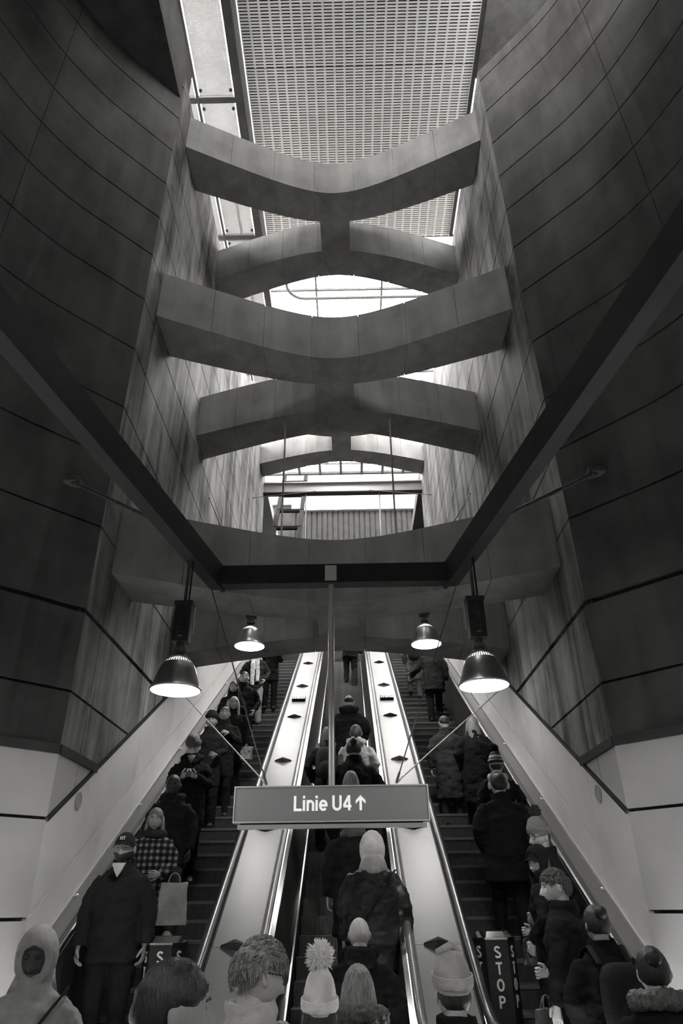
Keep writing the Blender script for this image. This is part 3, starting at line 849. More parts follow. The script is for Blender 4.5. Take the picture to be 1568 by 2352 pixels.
setp(pole.build('sign_pole', M['sign_frame'], None, 60, (-0.03, 6.545, 2.873)), 'round steel pole holding the hanging sign from the black frame', 'pole')
for side, nm in ((-1, 'left'), (1, 'right')):
    s0 = Vector((side * 0.58 - 0.03, 6.47, 2.9))
    rod('stay_wire', s0, (side * 1.28, 6.5, ZB), 0.006, M['iron'], 'steep thin stay wire from the sign up to the frame corner at %s' % nm, 'wire', 'stay wires of the sign')
    rod('stay_wire', s0, (side * 2.66, 10.8 + (0.4 if side > 0 else 0), 5.04), 0.007, M['sign_frame'], 'flat bright stay wire from the sign to the %s wall' % nm, 'wire', 'stay wires of the sign')

# ------------------------------------------------------------------ lamps
def lamp_meshes():
    d = {}
    prof = [(0.221, 0.0), (0.226, 0.010), (0.212, 0.03), (0.198, 0.075), (0.181, 0.13), (0.162, 0.185), (0.145, 0.222), (0.128, 0.245), (0.122, 0.243), (0.139, 0.218), (0.156, 0.182), (0.175, 0.128), (0.192, 0.073), (0.206, 0.03), (0.214, 0.012), (0.214, 0.0)]
    d['shade'] = (MB().lathe(prof, 40, close=True), M['alu'], 50)
    d['lens'] = (MB().lathe([(0.213, 0.016), (0.19, 0.004), (0.13, -0.012), (0.05, -0.02), (0.05, -0.014), (0.13, -0.006), (0.19, 0.01), (0.213, 0.024)], 40, close=False), M['lens'], 60)
    d['crown'] = (MB().lathe([(0.126, 0.246), (0.108, 0.268), (0.078, 0.288), (0.05, 0.29)], 40), M['crown'], 60)
    rb = MB()
    for k in range(36):
        a = 2 * math.pi * k / 36
        c, s = math.cos(a), math.sin(a)
        rb.bar((0.130 * c, 0.130 * s, 0.247), (0.079 * c, 0.079 * s, 0.291), 0.0105, 0.008)
    d['rib_ring'] = (rb, M['black_steel'], None)
    d['neck'] = (MB().lathe([(0.08, 0.288), (0.085, 0.30), (0.07, 0.315), (0.045, 0.325), (0.042, 0.345), (0.062, 0.35), (0.062, 0.38), (0.04, 0.385), (0.04, 0.44)], 24), M['iron'], 40)
    bl = MB().box(-0.075, 0.075, -0.05, 0.06, 0.44, 0.80)
    for k in range(16):
        bl.lathe([(0.018, 0.48 + k * 0.016), (0.026, 0.484 + k * 0.016), (0.026, 0.490 + k * 0.016), (0.018, 0.494 + k * 0.016)], 10, (0.0, -0.06, 0))
    bl.box(-0.085, 0.085, -0.055, 0.065, 0.79, 0.83)
    d['ballast'] = (bl, M['black_steel'], None)
    d['side_pin'] = (MB().tube([(0.1, 0, 0.52), (0.1, 0, 0.78)], 0.007, 8), M['sign_frame'], 60)
    out = {}
    for k, (mb, mt, sm) in d.items():
        me = mb.mesh(k, sm); me.materials.append(mt); out[k] = me
    return out
LM = lamp_meshes()
LM2 = LM['lens'].copy(); LM2.materials.clear(); LM2.materials.append(M['lens_upper'])
def lamp(x, y, z, top, label, flip=1):
    root = empty('pendant_lamp', (x, y, z))
    setp(root, label, 'lamp', 'bell-shaped pendant lamps')
    for k, me in LM.items():
        if k == 'side_pin':
            place(k, me, root, (0.0 if flip > 0 else -0.2, 0, 0))
        else:
            if k == 'lens' and y > 8: me = LM2
            place(k, me, root)
    MB().tube([(0.0, 0, 0.83), (0, 0, top - z)], 0.016, 10).build('rod', M['iron'], root, 60)
    MB().tube([(0.035, 0, 0.83), (0.035, 0, top - z)], 0.009, 8).build('cable', M['black_steel'], root, 60)
    return root
lamp(-1.38, 5.94, 3.60, ZB, 'large lit bell lamp hanging left of the sign, nearer pair', 1)
lamp(1.32, 5.94, 3.60, ZB, 'large lit bell lamp hanging right of the sign, nearer pair', -1)
lamp(-1.31, 9.6, 5.25, 6.6, 'small distant lit bell lamp at left under the lowest brace', 1)
lamp(1.27, 9.6, 5.24, 6.6, 'small distant lit bell lamp at right under the lowest brace', -1)
for i, (y, z, t) in enumerate(((13.6, 7.2, 8.55), (17.4, 9.3, 10.55))):
    setp(MB().box(-W + 0.002, W - 0.002, y - 0.07, y + 0.07, t, t + 0.2).build('lamp_beam', M['black_steel']), 'black steel beam carrying lamps %s up the stairs, behind the lowest brace' % ('halfway' if i == 0 else 'high'), 'beam', 'lamp beams up the stairs')
    for side, nm in ((-1, 'left'), (1, 'right')):
        lamp(side * 1.3, y, z, t, 'bell lamp on the lamp beam %s up the stairs behind the lowest brace, %s side' % ('halfway' if i == 0 else 'high', nm), -side)
for i, y in enumerate((2.2, -1.6, -3.7)):  # the rearmost pair is added to lift the lower bowls
    for side, nm in ((-1, 'left'), (1, 'right')):
        lamp(side * (1.17 + (6.5 - y) * 0.172 + 0.07), y, 3.60, ZB, 'bell lamp on the %s steel beam, %s' % (nm, ('in the near half of the hall', 'far behind the viewpoint', 'unseen, added before the rear wall to brighten the lower bowls')[i]), -side)

for side, nm in ((-1, 'left'), (1, 'right')):  # unseen pair, added to brighten the near crowd
    lamp(side * 0.75, 0.3, 3.75, ZB, 'unseen bell lamp added to brighten the near crowd, on the rear cross beam, %s of the camera' % nm, -side)

# ------------------------------------------------------------------ STOP bollards on the stairs
def bollard(x, y, top, label):
    base = zline(N_STEP, 8.64 + 0.312 * math.floor((y - 8.64) / 0.312))
    root = empty('stop_bollard', (x, y, base))
    setp(root, label, 'bollard', 'STOP bollards on the stairs')
    H = top - base
    n = 6; r0 = 0.185
    ring = lambda r, z: [(r * math.sin(2 * math.pi * (k + 0.5) / n), -r * math.cos(2 * math.pi * (k + 0.5) / n), z) for k in range(n)]
    MB().prism(ring(r0, 0), ring(r0, H - 0.06)).build('column', M['black_steel'], root)
    MB().prism(ring(r0 + 0.008, H - 0.06), ring(r0 + 0.008, H - 0.045)).prism(ring(r0 - 0.02, H - 0.045), ring(r0 - 0.05, H)).build('cap', M['chrome'], root)
    for f in range(-1, 2):
        a = f * 2 * math.pi / n
        ap = r0 * math.cos(math.pi / n) + 0.002
        for k, ch in enumerate('STOP'):
            text_obj('letter', ch, 0.085, M['letter'], root, (ap * math.sin(a), -ap * math.cos(a), H - 0.19 - k * 0.115), a, True, 0.18)
    return root
bollard(1.35, 7.0, 1.75, 'octagonal black STOP bollard on the right staircase')
bollard(-1.49, 7.0, 1.74, 'octagonal black STOP bollard on the left staircase beside the bearded man')
# ------------------------------------------------------------------ people
BAKE = []                                             # objects whose remesh modifiers are applied in one pass
def soft(mb, name, mat, parent, voxel=0.016, smooth=6, wrinkle=0.0, wf=9.0, extra=None, seed=0):
    """closed overlapping shapes fused into one continuous skin"""
    me = mb.mesh(name); me.materials.append(mat)
    o = place(name, me, parent)
    r = o.modifiers.new('fuse', 'REMESH'); r.mode = 'VOXEL'; r.voxel_size = voxel; r.use_smooth_shade = True
    if smooth:
        s = o.modifiers.new('relax', 'SMOOTH'); s.iterations = smooth; s.factor = 0.5
    BAKE.append((o, wrinkle, wf, extra, seed))
    return o
def bake_all():
    dg = bpy.context.evaluated_depsgraph_get()
    done = []
    for o, wr, wf, extra, seed in BAKE:
        done.append(bpy.data.meshes.new_from_object(o.evaluated_get(dg)))
    for (o, wr, wf, extra, seed), me in zip(BAKE, done):
        mats = list(o.data.materials)
        old = o.data
        o.modifiers.clear()
        if wr:
            off = Vector((seed * 3.1, seed * 1.7, 0))
            co = [v.co.copy() for v in me.vertices]; nr = [v.normal.copy() for v in me.vertices]
            for v, c, n in zip(me.vertices, co, nr):
                q = Vector((c.x * wf, c.y * wf, c.z * wf * 1.7)) + off
                k = noise.noise(q) + 0.5 * noise.noise(q * 2.3)
                v.co = c + n * (wr * k)
        if extra:
            bm = bmesh.new(); bm.from_mesh(me)
            vs_ = [bm.verts.new(p) for p in extra.v]
            for f in extra.f:
                try: bm.faces.new([vs_[i] for i in f])
                except ValueError: pass
            for f in bm.faces: f.smooth = True
            bm.to_mesh(me); bm.free()
        if not me.materials:
            for m_ in mats: me.materials.append(m_)
        me.polygons.foreach_set('use_smooth', [True] * len(me.polygons))
        me.update()
        o.data = me
        bpy.data.meshes.remove(old)

_cm = {}
def cloth(v, rough=0.95, tex=70, bump=0.35):
    k = (v, rough, tex)
    if k not in _cm:
        _cm[k] = noisy('cloth_%d' % len(_cm), v * 0.75, v * 1.2, 7, rough, bump, tex, spec=0.15 if rough > 0.6 else 0.5)
    return _cm[k]
def skinmat(v):
    v = v * 1.4 if v > 0.2 else v
    k = ('skin', v)
    if k not in _cm: _cm[k] = noisy('skin_%d' % len(_cm), v * 0.88, v * 1.08, 14, 0.5, 0.08, 160, spec=0.35)
    return _cm[k]
def hairmat(v):
    k = ('hair', v)
    if k not in _cm: _cm[k] = noisy('hair_%d' % len(_cm), v * 0.5, v * 1.5, 22, 0.4, 0.5, 45, stretch=(4, 4, 0.5), spec=0.5, bdist=0.012)
    return _cm[k]
M['plaid'] = checked('plaid_wool', 0.015, 0.05, 0.26, 0.066)
M['stripe_hat'] = striped('striped_knit', (0.45, 0.03, 0.5, 0.5, 0.03, 0.04), 9.0)
M['shoe_white'] = plain('pale_leather', 0.55, 0.5)
M['eye'] = plain('dark_eye', 0.015, 0.15)
M['eye_white'] = plain('eye_white', 0.35, 0.3)
M['lip'] = plain('lips', 0.12, 0.5)
M['spectacle'] = plain('spectacle_frame', 0.02, 0.3)

HC = 1.60                                             # nominal height of the head centre
def head_dirs(nu=44, nv=30):
    D = [Vector((0, 0, -1))]
    for j in range(1, nv):
        t = -math.pi / 2 + math.pi * j / nv
        for i in range(nu):
            a = 2 * math.pi * i / nu
            a = a - 0.5 * math.sin(a)                # denser towards the face (a=0 looks to -y)
            D.append(Vector((math.cos(t) * math.sin(a), -math.cos(t) * math.cos(a), math.sin(t))))
    D.append(Vector((0, 0, 1)))
    F = [(0, 1 + (i + 1) % nu, 1 + i) for i in range(nu)]
    for j in range(nv - 2):
        for i in range(nu):
            a = 1 + j * nu + i; b = 1 + j * nu + (i + 1) % nu
            F.append((a, b, b + nu, a + nu))
    t = len(D) - 1
    F += [(t, 1 + (nv - 2) * nu + i, 1 + (nv - 2) * nu + (i + 1) % nu) for i in range(nu)]
    return D, F
HD, HF = head_dirs()
def G(x, s): return math.exp(-(x / s) ** 2)
def skull(d):
    """point of the bare head for direction d, face to -y, origin at the head centre"""
    x, y, z = d.x * 0.081, d.y * 0.098, d.z * 0.114
    lo = max(0.0, -d.z)
    x *= 1 - 0.30 * lo ** 1.6
    if d.y > 0: y *= 1 - 0.38 * lo ** 1.3
    else: y *= 1 + 0.02 * lo
    if d.y < 0:
        f = min(1.0, -d.y * 1.4)
        nose = 0.0
        if -0.048 < z < 0.022: nose = (0.022 - z) / 0.07 if z > -0.036 else max(0, (z + 0.048) / 0.012) * 0.83
        y -= f * 0.040 * nose * G(x, 0.011 + 0.008 * max(0, -z / 0.04))
        y += f * 0.011 * G(abs(x) - 0.031, 0.016) * G(z - 0.010, 0.012)
        y -= f * 0.006 * G(z - 0.032, 0.012) * G(x, 0.05)
        y -= f * 0.007 * G(z + 0.066, 0.009) * G(x, 0.020)
        y += f * 0.004 * G(z + 0.082, 0.007) * G(x, 0.022)
        y -= f * 0.013 * G(z + 0.098, 0.014) * G(x, 0.022)
        y -= f * 0.004 * G(abs(x) - 0.042, 0.016) * G(z + 0.025, 0.02)
    return Vector((x, y, z))

def head_mb(T):
    mb = MB().add([T @ skull(d) for d in HD], HF)
    for s in (-1, 1):
        def efn(d): return 1.0 - 0.25 * G(d.y, 0.4) * (1 if d.x * s > 0 else 0)
        mb.ell(T @ Vector((s * 0.080, 0.012, -0.004)), (0.010, 0.019, 0.031), 10, 8, T.to_3x3() @ Matrix.Rotation(R(-12), 3, 'X') @ Matrix.Rotation(s * R(-18), 3, 'Z'), efn)
    return mb
def cover(T, zone, out, grow=None, rn=0.0, rf=18, stretch=(1, 1, 1), inside=0.86, blur=0.12, seed=0):
    """closed shell over the head: bulges by 'out' inside the zone, sinks below the skin elsewhere"""
    vs_ = []
    for d in HD:
        w_ = max(0.0, min(1.0, 0.5 + zone(d) / blur))
        p = skull(d) if not grow else grow(d)
        k = (1 - w_) * inside + w_ * (1 + out)
        if rn and w_ > 0.4:
            q = Vector((d.x * rf * stretch[0], d.y * rf * stretch[1], d.z * rf * stretch[2])) + Vector((seed, seed * 2.1, 0))
            k += rn * noise.noise(q)
        vs_.append(T @ (p * k))
    return MB().add(vs_, HF)
def egg(rx=0.082, ry=0.102, rz=0.12):
    return lambda d: Vector((d.x * rx, d.y * ry, d.z * rz))
hairzone = lambda d: d.z + 0.10 + 0.55 * d.y - (0.32 * G(d.y - 0.05, 0.28) if abs(d.x) > 0.6 else 0) if d.z < 0.75 else 1.0

def hand_mb(mb, wrist, direc, s, curl=0.6, palm_n=None):
    """palm fused with the body; fingers and thumb as tapering chains rooted in the palm"""
    f = Vector(direc).normalized()
    n = Vector(palm_n) if palm_n else Vector((-s, 0, 0))
    n = (n - f * n.dot(f)).normalized()              # palm faces n
    t = f.cross(n).normalized()                      # across the palm
    if t.y > 0: t = -t                               # index finger and thumb towards the front
    w_ = Vector(wrist)
    palm = [w_, w_ + f * 0.03, w_ + f * 0.065, w_ + f * 0.095]
    fing = MB()
    for i, ln in enumerate((0.068, 0.078, 0.072, 0.056)):
        o = w_ + f * 0.085 + t * (0.029 - i * 0.0195)
        c1 = (f * math.cos(curl) + n * math.sin(curl)); c2 = (f * math.cos(curl * 2.1) + n * math.sin(curl * 2.1)); c3 = (f * math.cos(curl * 2.9) + n * math.sin(curl * 2.9))
        p1 = o + c1 * ln * 0.45; p2 = p1 + c2 * ln * 0.33; p3 = p2 + c3 * ln * 0.26
        fing.tube([o - f * 0.02, o, p1, p2, p3, p3 + c3 * 0.004], [0.0085, 0.0095, 0.0088, 0.008, 0.0066, 0.003], 8)
    b0 = w_ + f * 0.025 + t * 0.022
    d1 = (t * 0.8 + f * 0.55 + n * 0.35).normalized(); d2 = (t * 0.25 + f * 0.85 + n * 0.5).normalized()
    fing.tube([b0, b0 + d1 * 0.035, b0 + d1 * 0.035 + d2 * 0.03, b0 + d1 * 0.035 + d2 * 0.052, b0 + d1 * 0.035 + d2 * 0.056], [0.013, 0.0115, 0.0098, 0.0075, 0.003], 8)
    mb.tube(palm, [(0.026, 0.018), (0.036, 0.017), (0.042, 0.0155), (0.038, 0.012)], 12, ref=tuple(t))
    return fing

ARMS = {  # elbow, wrist, hand direction for a right-hand side (+x); mirrored for the other
    'down':   ((0.262, 0.03, 1.14), (0.27, -0.035, 0.89), (0.0, -0.12, -1)),
    'pocket': ((0.285, 0.07, 1.15), (0.21, -0.09, 0.97), (-0.3, -0.5, -0.8)),
    'phone':  ((0.235, -0.03, 1.15), (0.085, -0.25, 1.20), (-0.75, -0.55, 0.3)),
    'hold':   ((0.25, -0.02, 1.13), (0.14, -0.22, 1.04), (-0.6, -0.8, 0.0)),
    'rail':   ((0.33, -0.10, 1.17), (0.45, -0.30, 1.07), (0.25, -0.9, -0.1)),
    'strap':  ((0.24, -0.06, 1.16), (0.13, -0.16, 1.32), (-0.3, -0.2, 0.9)),
    'chest':  ((0.26, -0.05, 1.15), (0.10, -0.20, 1.26), (-0.9, -0.3, 0.2)),
}
LEGS = {
    'stand': (((0.10, -0.02, 0.49), (0.105, 0.02, 0.09)), ((0.10, -0.02, 0.49), (0.105, 0.02, 0.09))),
    'step':  (((0.10, -0.03, 0.49), (0.105, 0.02, 0.09)), ((0.10, -0.16, 0.62), (0.105, -0.20, 0.27))),   # left leg one tread higher
    'stepr': (((0.10, -0.16, 0.62), (0.105, -0.20, 0.27)), ((0.10, -0.03, 0.49), (0.105, 0.02, 0.09))),
}
PN = [0]
def person(x, y, z, h, face, label, coat=0.03, hem=0.62, legs_tone=0.03, skin=0.42, hair=('short', 0.03), hat=None, arms=('down', 'down'), legs='stand',
           head=(0, 0), hood=None, collar=None, shoes=None, beard=None, glasses=None, fat=1.0, lean=0.0, backpack=None, strap=None, coatmat=None, scarf=None, phones=False, voxel=0.015, shirt=None, group='people on the stairs and escalator', lift=None):
    """face: degrees, 0 looks at the camera, 180 walks away"""
    PN[0] += 1
    seed = PN[0]
    s = h / HC
    root = empty('person', (x, y, z), R(face)); root.scale = (s, s, s)
    setp(root, label, 'person', group)
    T = Matrix.Translation((0, -0.02 - lean * 0.5, HC)) @ Matrix.Rotation(R(head[0]), 4, 'Z') @ Matrix.Rotation(R(head[1]), 4, 'X') @ Matrix.Scale(1.07, 4)
    sk = skinmat(skin)
    # --- body
    b = MB()
    def L(zz): return -lean * max(0.0, (zz - 0.9)) / 0.62 * 0.5
    rings = [(0.84, 0.13, 0.095), (0.93, 0.160, 0.112), (1.06, 0.140, 0.098), (1.24, 0.160, 0.112), (1.34, 0.165, 0.105), (1.40, 0.125, 0.085), (1.455, 0.07, 0.064), (1.53, 0.056, 0.058), (1.60, 0.052, 0.056)]
    b.tube([(0, 0.01 + L(r[0]), r[0]) for r in rings], [(r[1], r[2]) for r in rings], 18, ref=(1, 0, 0))
    lg = LEGS[legs]
    for si, sd in ((0, -1), (1, 1)):
        kn, an = lg[si]
        b.tube([(sd * 0.085, 0.0, 0.92), (sd * 0.095, (kn[1]) * 0.4, (0.92 + kn[2]) / 2), (sd * kn[0], kn[1], kn[2]), (sd * (kn[0] + an[0]) / 2, (kn[1] + an[1]) / 2 + 0.015, (kn[2] + an[2]) / 2 + 0.05), (sd * an[0], an[1], an[2])], [0.088, 0.078, 0.056, 0.054, 0.037], 12)
        b.tube([(sd * an[0], an[1] + 0.035, an[2] - 0.045), (sd * an[0], an[1] - 0.06, an[2] - 0.04), (sd * an[0], an[1] - 0.17, an[2] - 0.06)], [(0.034, 0.04), (0.04, 0.038), (0.036, 0.02)], 10, ref=(1, 0, 0))
    extra = head_mb(T)
    arm_pts = []
    for si, sd in ((0, -1), (1, 1)):
        el, wr, hd = ARMS[arms[si]]
        oy = L(1.3)
        sh = Vector((sd * 0.168, 0.01 + L(1.4), 1.365)); e = Vector((sd * el[0], el[1] + oy, el[2])); w_ = Vector((sd * wr[0], wr[1] + oy, wr[2])); hd = Vector((sd * hd[0], hd[1], hd[2]))
        b.tube([sh, (sh + e) / 2, e, (e + w_) / 2, w_], [0.046, 0.044, 0.037, 0.035, 0.026], 12)
        arm_pts.append((sh, e, w_, hd, sd))
        pn = (0, -0.3, -1) if arms[si] in ('rail',) else ((-sd * 0.2, 0.6, 0.7) if arms[si] == 'phone' else None)
        fg = hand_mb(b, w_, hd, sd, 0.75 if arms[si] in ('phone', 'hold', 'rail', 'chest') else 0.45, pn)
        extra.add(fg.v, fg.f)
    soft(b, 'body', sk, root, 0.014, 3, 0, extra=extra)
    # --- face details
    def FP(x_, z_, out=0.0):
        lo = max(0.0, -z_ / 0.114); dx = x_ / (0.081 * (1 - 0.30 * lo ** 1.6)); dz = z_ / 0.114
        p_ = skull(Vector((dx, -math.sqrt(max(0.0, 1 - dx * dx - dz * dz)), dz)))
        return T @ Vector((x_, p_.y - out, z_))
    for sd in (-1, 1):
        MB().ell(FP(sd * 0.031, 0.010, -0.004), (0.0135, 0.007, 0.0046), 10, 8, T.to_3x3()).build('eye', M['eye_white'] if skin > 0.2 else M['eye'], root, 180)
        MB().ell(FP(sd * 0.031, 0.010, 0.0012), (0.0062, 0.0035, 0.0050), 10, 8, T.to_3x3()).build('iris', M['eye'], root, 180)
        MB().tube([FP(sd * 0.014, 0.027, 0.001), FP(sd * 0.03, 0.031, 0.001), FP(sd * 0.050, 0.026, 0.001)], [0.0030, 0.0042, 0.002], 8).build('eyebrow', hairmat(min(hair[1], 0.12)), root, 60)
    MB().tube([FP(-0.022, -0.066, -0.001), FP(-0.008, -0.0645, -0.002), FP(0.008, -0.0645, -0.002), FP(0.022, -0.066, -0.001)], [(0.003, 0.003), (0.0065, 0.006), (0.0065, 0.006), (0.003, 0.003)], 8).build('lips', M['lip'], root, 60)
    # --- trousers and shoes
    t = MB()
    t.tube([(0, 0.01, 1.02), (0, 0.01, 0.93), (0, 0.01, 0.84)], [(0.165, 0.12), (0.182, 0.135), (0.165, 0.12)], 16, ref=(1, 0, 0))
    for si, sd in ((0, -1), (1, 1)):
        kn, an = lg[si]
        t.tube([(sd * 0.085, 0.0, 0.93), (sd * 0.095, kn[1] * 0.4, (0.92 + kn[2]) / 2), (sd * kn[0], kn[1], kn[2]), (sd * (kn[0] + an[0]) / 2, (kn[1] + an[1]) / 2 + 0.015, (kn[2] + an[2]) / 2 + 0.04), (sd * an[0], an[1], an[2] - 0.02)], [0.105 * fat, 0.095 * fat, 0.078, 0.074, 0.066], 14)
    soft(t, 'trousers', cloth(legs_tone), root, 0.017, 4, 0.010, 8, seed=seed)
    for si, sd in ((0, -1), (1, 1)):
        an = lg[si][1]
        sm = MB().tube([(sd * an[0], an[1] + 0.075, an[2] - 0.055), (sd * an[0], an[1] + 0.05, an[2] - 0.04), (sd * an[0], an[1] - 0.03, an[2] - 0.035), (sd * an[0], an[1] - 0.12, an[2] - 0.052), (sd * an[0], an[1] - 0.20, an[2] - 0.062)], [(0.025, 0.03), (0.042, 0.05), (0.047, 0.055), (0.05, 0.037), (0.03, 0.02)], 12, ref=(1, 0, 0))
        sm.tube([(sd * an[0], an[1] + 0.02, an[2] - 0.05), (sd * an[0], an[1] + 0.015, an[2] + 0.02)], [0.045, 0.045], 10)
        sh_ = sm.build('shoe', M['shoe_white'] if shoes == 'white' else cloth(0.02, 0.5), root, 60)
        MB().tube([(sd * an[0], an[1] + 0.08, an[2] - 0.083), (sd * an[0], an[1] - 0.04, an[2] - 0.083), (sd * an[0], an[1] - 0.2, an[2] - 0.08)], [(0.04, 0.008), (0.048, 0.008), (0.035, 0.007)], 10, ref=(1, 0, 0)).build('sole', cloth(0.03, 0.7), sh_, 60)
    # --- coat with sleeves
    c = MB()
    cr = [(hem, 0.205 * fat, 0.16 * fat), (0.80, 0.195 * fat, 0.156 * fat), (0.95, 0.190 * fat, 0.152 * fat), (1.08, 0.182 * fat, 0.145 * fat), (1.25, 0.200 * fat, 0.155 * fat), (1.34, 0.212, 0.14), (1.395, 0.180, 0.118), (1.435, 0.125, 0.10), (1.468, 0.082, 0.08)]
    cr = [r for r in cr if r[0] >= hem]
    c.tube([(0, 0.012 + L(r[0]), r[0]) for r in cr], [(r[1], r[2]) for r in cr], 22, ref=(1, 0, 0))
    for sh, e, w_, hd, sd in arm_pts:
        tip = w_ + (w_ - e).normalized() * 0.0
        c.tube([sh + Vector((-sd * 0.02, 0, 0.0)), sh * 0.5 + e * 0.5 + Vector((sd * 0.008, 0, 0)), e, e * 0.5 + w_ * 0.5, tip], [0.078, 0.070 * fat, 0.063 * fat, 0.057 * fat, 0.05], 14)
    if collar is None: collar = 'stand'
    if collar == 'stand':
        c.lathe([(0.092, 1.40), (0.104, 1.44), (0.100, 1.525), (0.086, 1.525), (0.078, 1.40)], 18, (0, 0.016 + L(1.47), 0), close=True)
    if hood == 'down':
        c.ell((0, 0.115 + L(1.4), 1.445), (0.135, 0.075, 0.085), 16, 10)
        c.tube([(-0.12, 0.06 + L(1.4), 1.48), (-0.10, -0.07 + L(1.4), 1.45), (-0.03, -0.13 + L(1.4), 1.38)], [0.045, 0.035, 0.02], 10)
        c.tube([(0.12, 0.06 + L(1.4), 1.48), (0.10, -0.07 + L(1.4), 1.45), (0.03, -0.13 + L(1.4), 1.38)], [0.045, 0.035, 0.02], 10)
    soft(c, 'coat', coatmat or cloth(coat), root, voxel, 5, 0.019, 7.0, seed=seed + 40)
    if collar in ('fur', 'furback'):
        def ff(d): return 1 + 0.22 * noise.noise(d * 9 + Vector((seed, 0, 0)))
        fm = MB()
        for k in range(14):
            a = -0.2 + (math.pi + 0.4) * k / 13
            fm.ell((0.135 * math.cos(a), 0.03 + 0.10 * math.sin(a) + L(1.45), 1.47 + 0.02 * math.sin(a)), (0.048, 0.046, 0.05), 12, 8, None, ff)
        soft(fm, 'fur_collar', hairmat(0.10), root, 0.012, 1, 0.016, 40, seed=seed)
    if shirt:
        MB().prism([(x_, -0.128 + L(1.4), z_) for x_, z_ in ((-0.055, 1.49), (0.055, 1.49), (0.03, 1.43), (0, 1.385), (-0.03, 1.43))], [(x_ * 0.9, -0.155 + L(1.4), z_) for x_, z_ in ((-0.055, 1.47), (0.055, 1.47), (0.03, 1.425), (0, 1.38), (-0.03, 1.425))]).build('shirt', cloth(shirt), root, 60)
    if scarf:
        sm = MB().lathe([(0.09, 1.40), (0.14, 1.415), (0.145, 1.455), (0.115, 1.50), (0.085, 1.495), (0.075, 1.43)], 20, (0, 0.0 + L(1.47), 0), close=True)
        if scarf[0] == 'long':
            sm.tube([(-0.06, -0.125, 1.46), (-0.065, -0.18, 1.3), (-0.06, -0.185, 1.1), (-0.055, -0.19, 0.82)], [(0.05, 0.022)] * 4, 10, ref=(1, 0, 0))
            sm.tube([(0.04, -0.125, 1.46), (0.045, -0.18, 1.3), (0.05, -0.185, 1.1), (0.055, -0.19, 0.9)], [(0.045, 0.022)] * 4, 10, ref=(1, 0, 0))
        soft(sm, 'scarf', cloth(scarf[1], 0.98, 40, 0.7), root, 0.013, 3, 0.012, 16, seed=seed)
    # --- hair
    hs, hv = hair
    hm = hairmat(hv)
    if hs == 'short':
        cover(T, hairzone, 0.07, rn=0.07, rf=16, stretch=(1, 1, 0.5), seed=seed).build('hair', hm, root, 180)
    elif hs == 'crop':
        cover(T, hairzone, 0.035, rn=0.03, rf=22, seed=seed).build('hair', hm, root, 180)
    elif hs == 'tousled':
        m_ = cover(T, hairzone, 0.11, rn=0.10, rf=9, stretch=(1, 1, 0.6), seed=seed)
        rnd = random.Random(seed)
        for k in range(900):
            a = rnd.uniform(0, 2 * math.pi); zz = rnd.uniform(-0.3, 1)
            d = Vector((math.cos(a) * math.sqrt(1 - zz * zz), math.sin(a) * math.sqrt(1 - zz * zz), zz))
            if hairzone(d) < 0.1: continue
            p = skull(d) * 1.05; tn = Vector((rnd.uniform(-.5, .5), 0.2 + rnd.uniform(-.6, .6), -0.7 + rnd.uniform(-.4, .4)))
            if zz > 0.55: tn = Vector((rnd.uniform(-.6, .6), -0.7 + rnd.uniform(-.5, .5), 0.15))
            tn = (tn - d * tn.dot(d)).normalized()
            m_.tube([T @ p, T @ (p + d * 0.009 + tn * 0.016), T @ (p + d * 0.008 + tn * 0.038)], [0.0026, 0.0026, 0.0006], 4)
        m_.build('hair', hm, root, 180)
    elif hs in ('long', 'bob', 'pony', 'bun'):
        z2 = lambda d: (d.z - 0.02 + 0.50 * d.y + 0.25 * d.x * (1 if d.y < 0 else 0) + 0.25 * abs(d.x) if d.z < 0.75 else 1.0)
        m_ = cover(T, z2, 0.085, rn=0.05, rf=20, stretch=(1, 1, 0.3), seed=seed)
        if hs in ('long', 'bob'):
            ln = 0.42 if hs == 'long' else 0.2
            m_.tube([T @ Vector((0, 0.015, 0.105)), T @ Vector((0, 0.022, 0.06)), T @ Vector((0, 0.032, 0.0)), T @ Vector((0, 0.055, -0.08)), T @ Vector((0, 0.095, -0.10 - ln * 0.5)), T @ Vector((0, 0.12, -0.10 - ln)), T @ Vector((0, 0.12, -0.13 - ln))], [(0.05, 0.06), (0.082, 0.085), (0.093, 0.085), (0.098, 0.07), (0.10, 0.048), (0.07, 0.03), (0.02, 0.01)], 16, ref=(1, 0, 0))
            for sd in (-1, 1):
                m_.tube([T @ Vector((sd * 0.07, 0.0, 0.03)), T @ Vector((sd * 0.082, -0.01, -0.06)), T @ Vector((sd * 0.088, -0.025, -0.10 - ln * 0.45)), T @ Vector((sd * 0.08, -0.03, -0.10 - ln * 0.8))], [(0.02, 0.045), (0.026, 0.05), (0.028, 0.04), (0.008, 0.012)], 10, ref=(1, 0, 0))
        elif hs == 'pony':
            m_.tube([T @ Vector((0, 0.09, 0.05)), T @ Vector((0, 0.145, 0.04)), T @ Vector((0, 0.16, -0.06)), T @ Vector((0, 0.14, -0.2)), T @ Vector((0, 0.13, -0.3))], [0.02, 0.03, 0.036, 0.026, 0.006], 10)
        else:
            m_.ell(T @ Vector((0, 0.10, 0.075)), (0.045, 0.045, 0.045), 12, 8)
        m_.build('hair', hm, root, 180)
    if beard:
        cover(T, lambda d: min(-0.34 - d.z + 0.25 * abs(d.x), 0.25 - d.y) - 0.5 * G(d.x, 0.2) * (1 if (-0.62 < d.z < -0.45 and d.y < 0) else 0) * 0.2, 0.05, rn=0.04, rf=24, seed=seed).build('beard', hairmat(beard), root, 180)
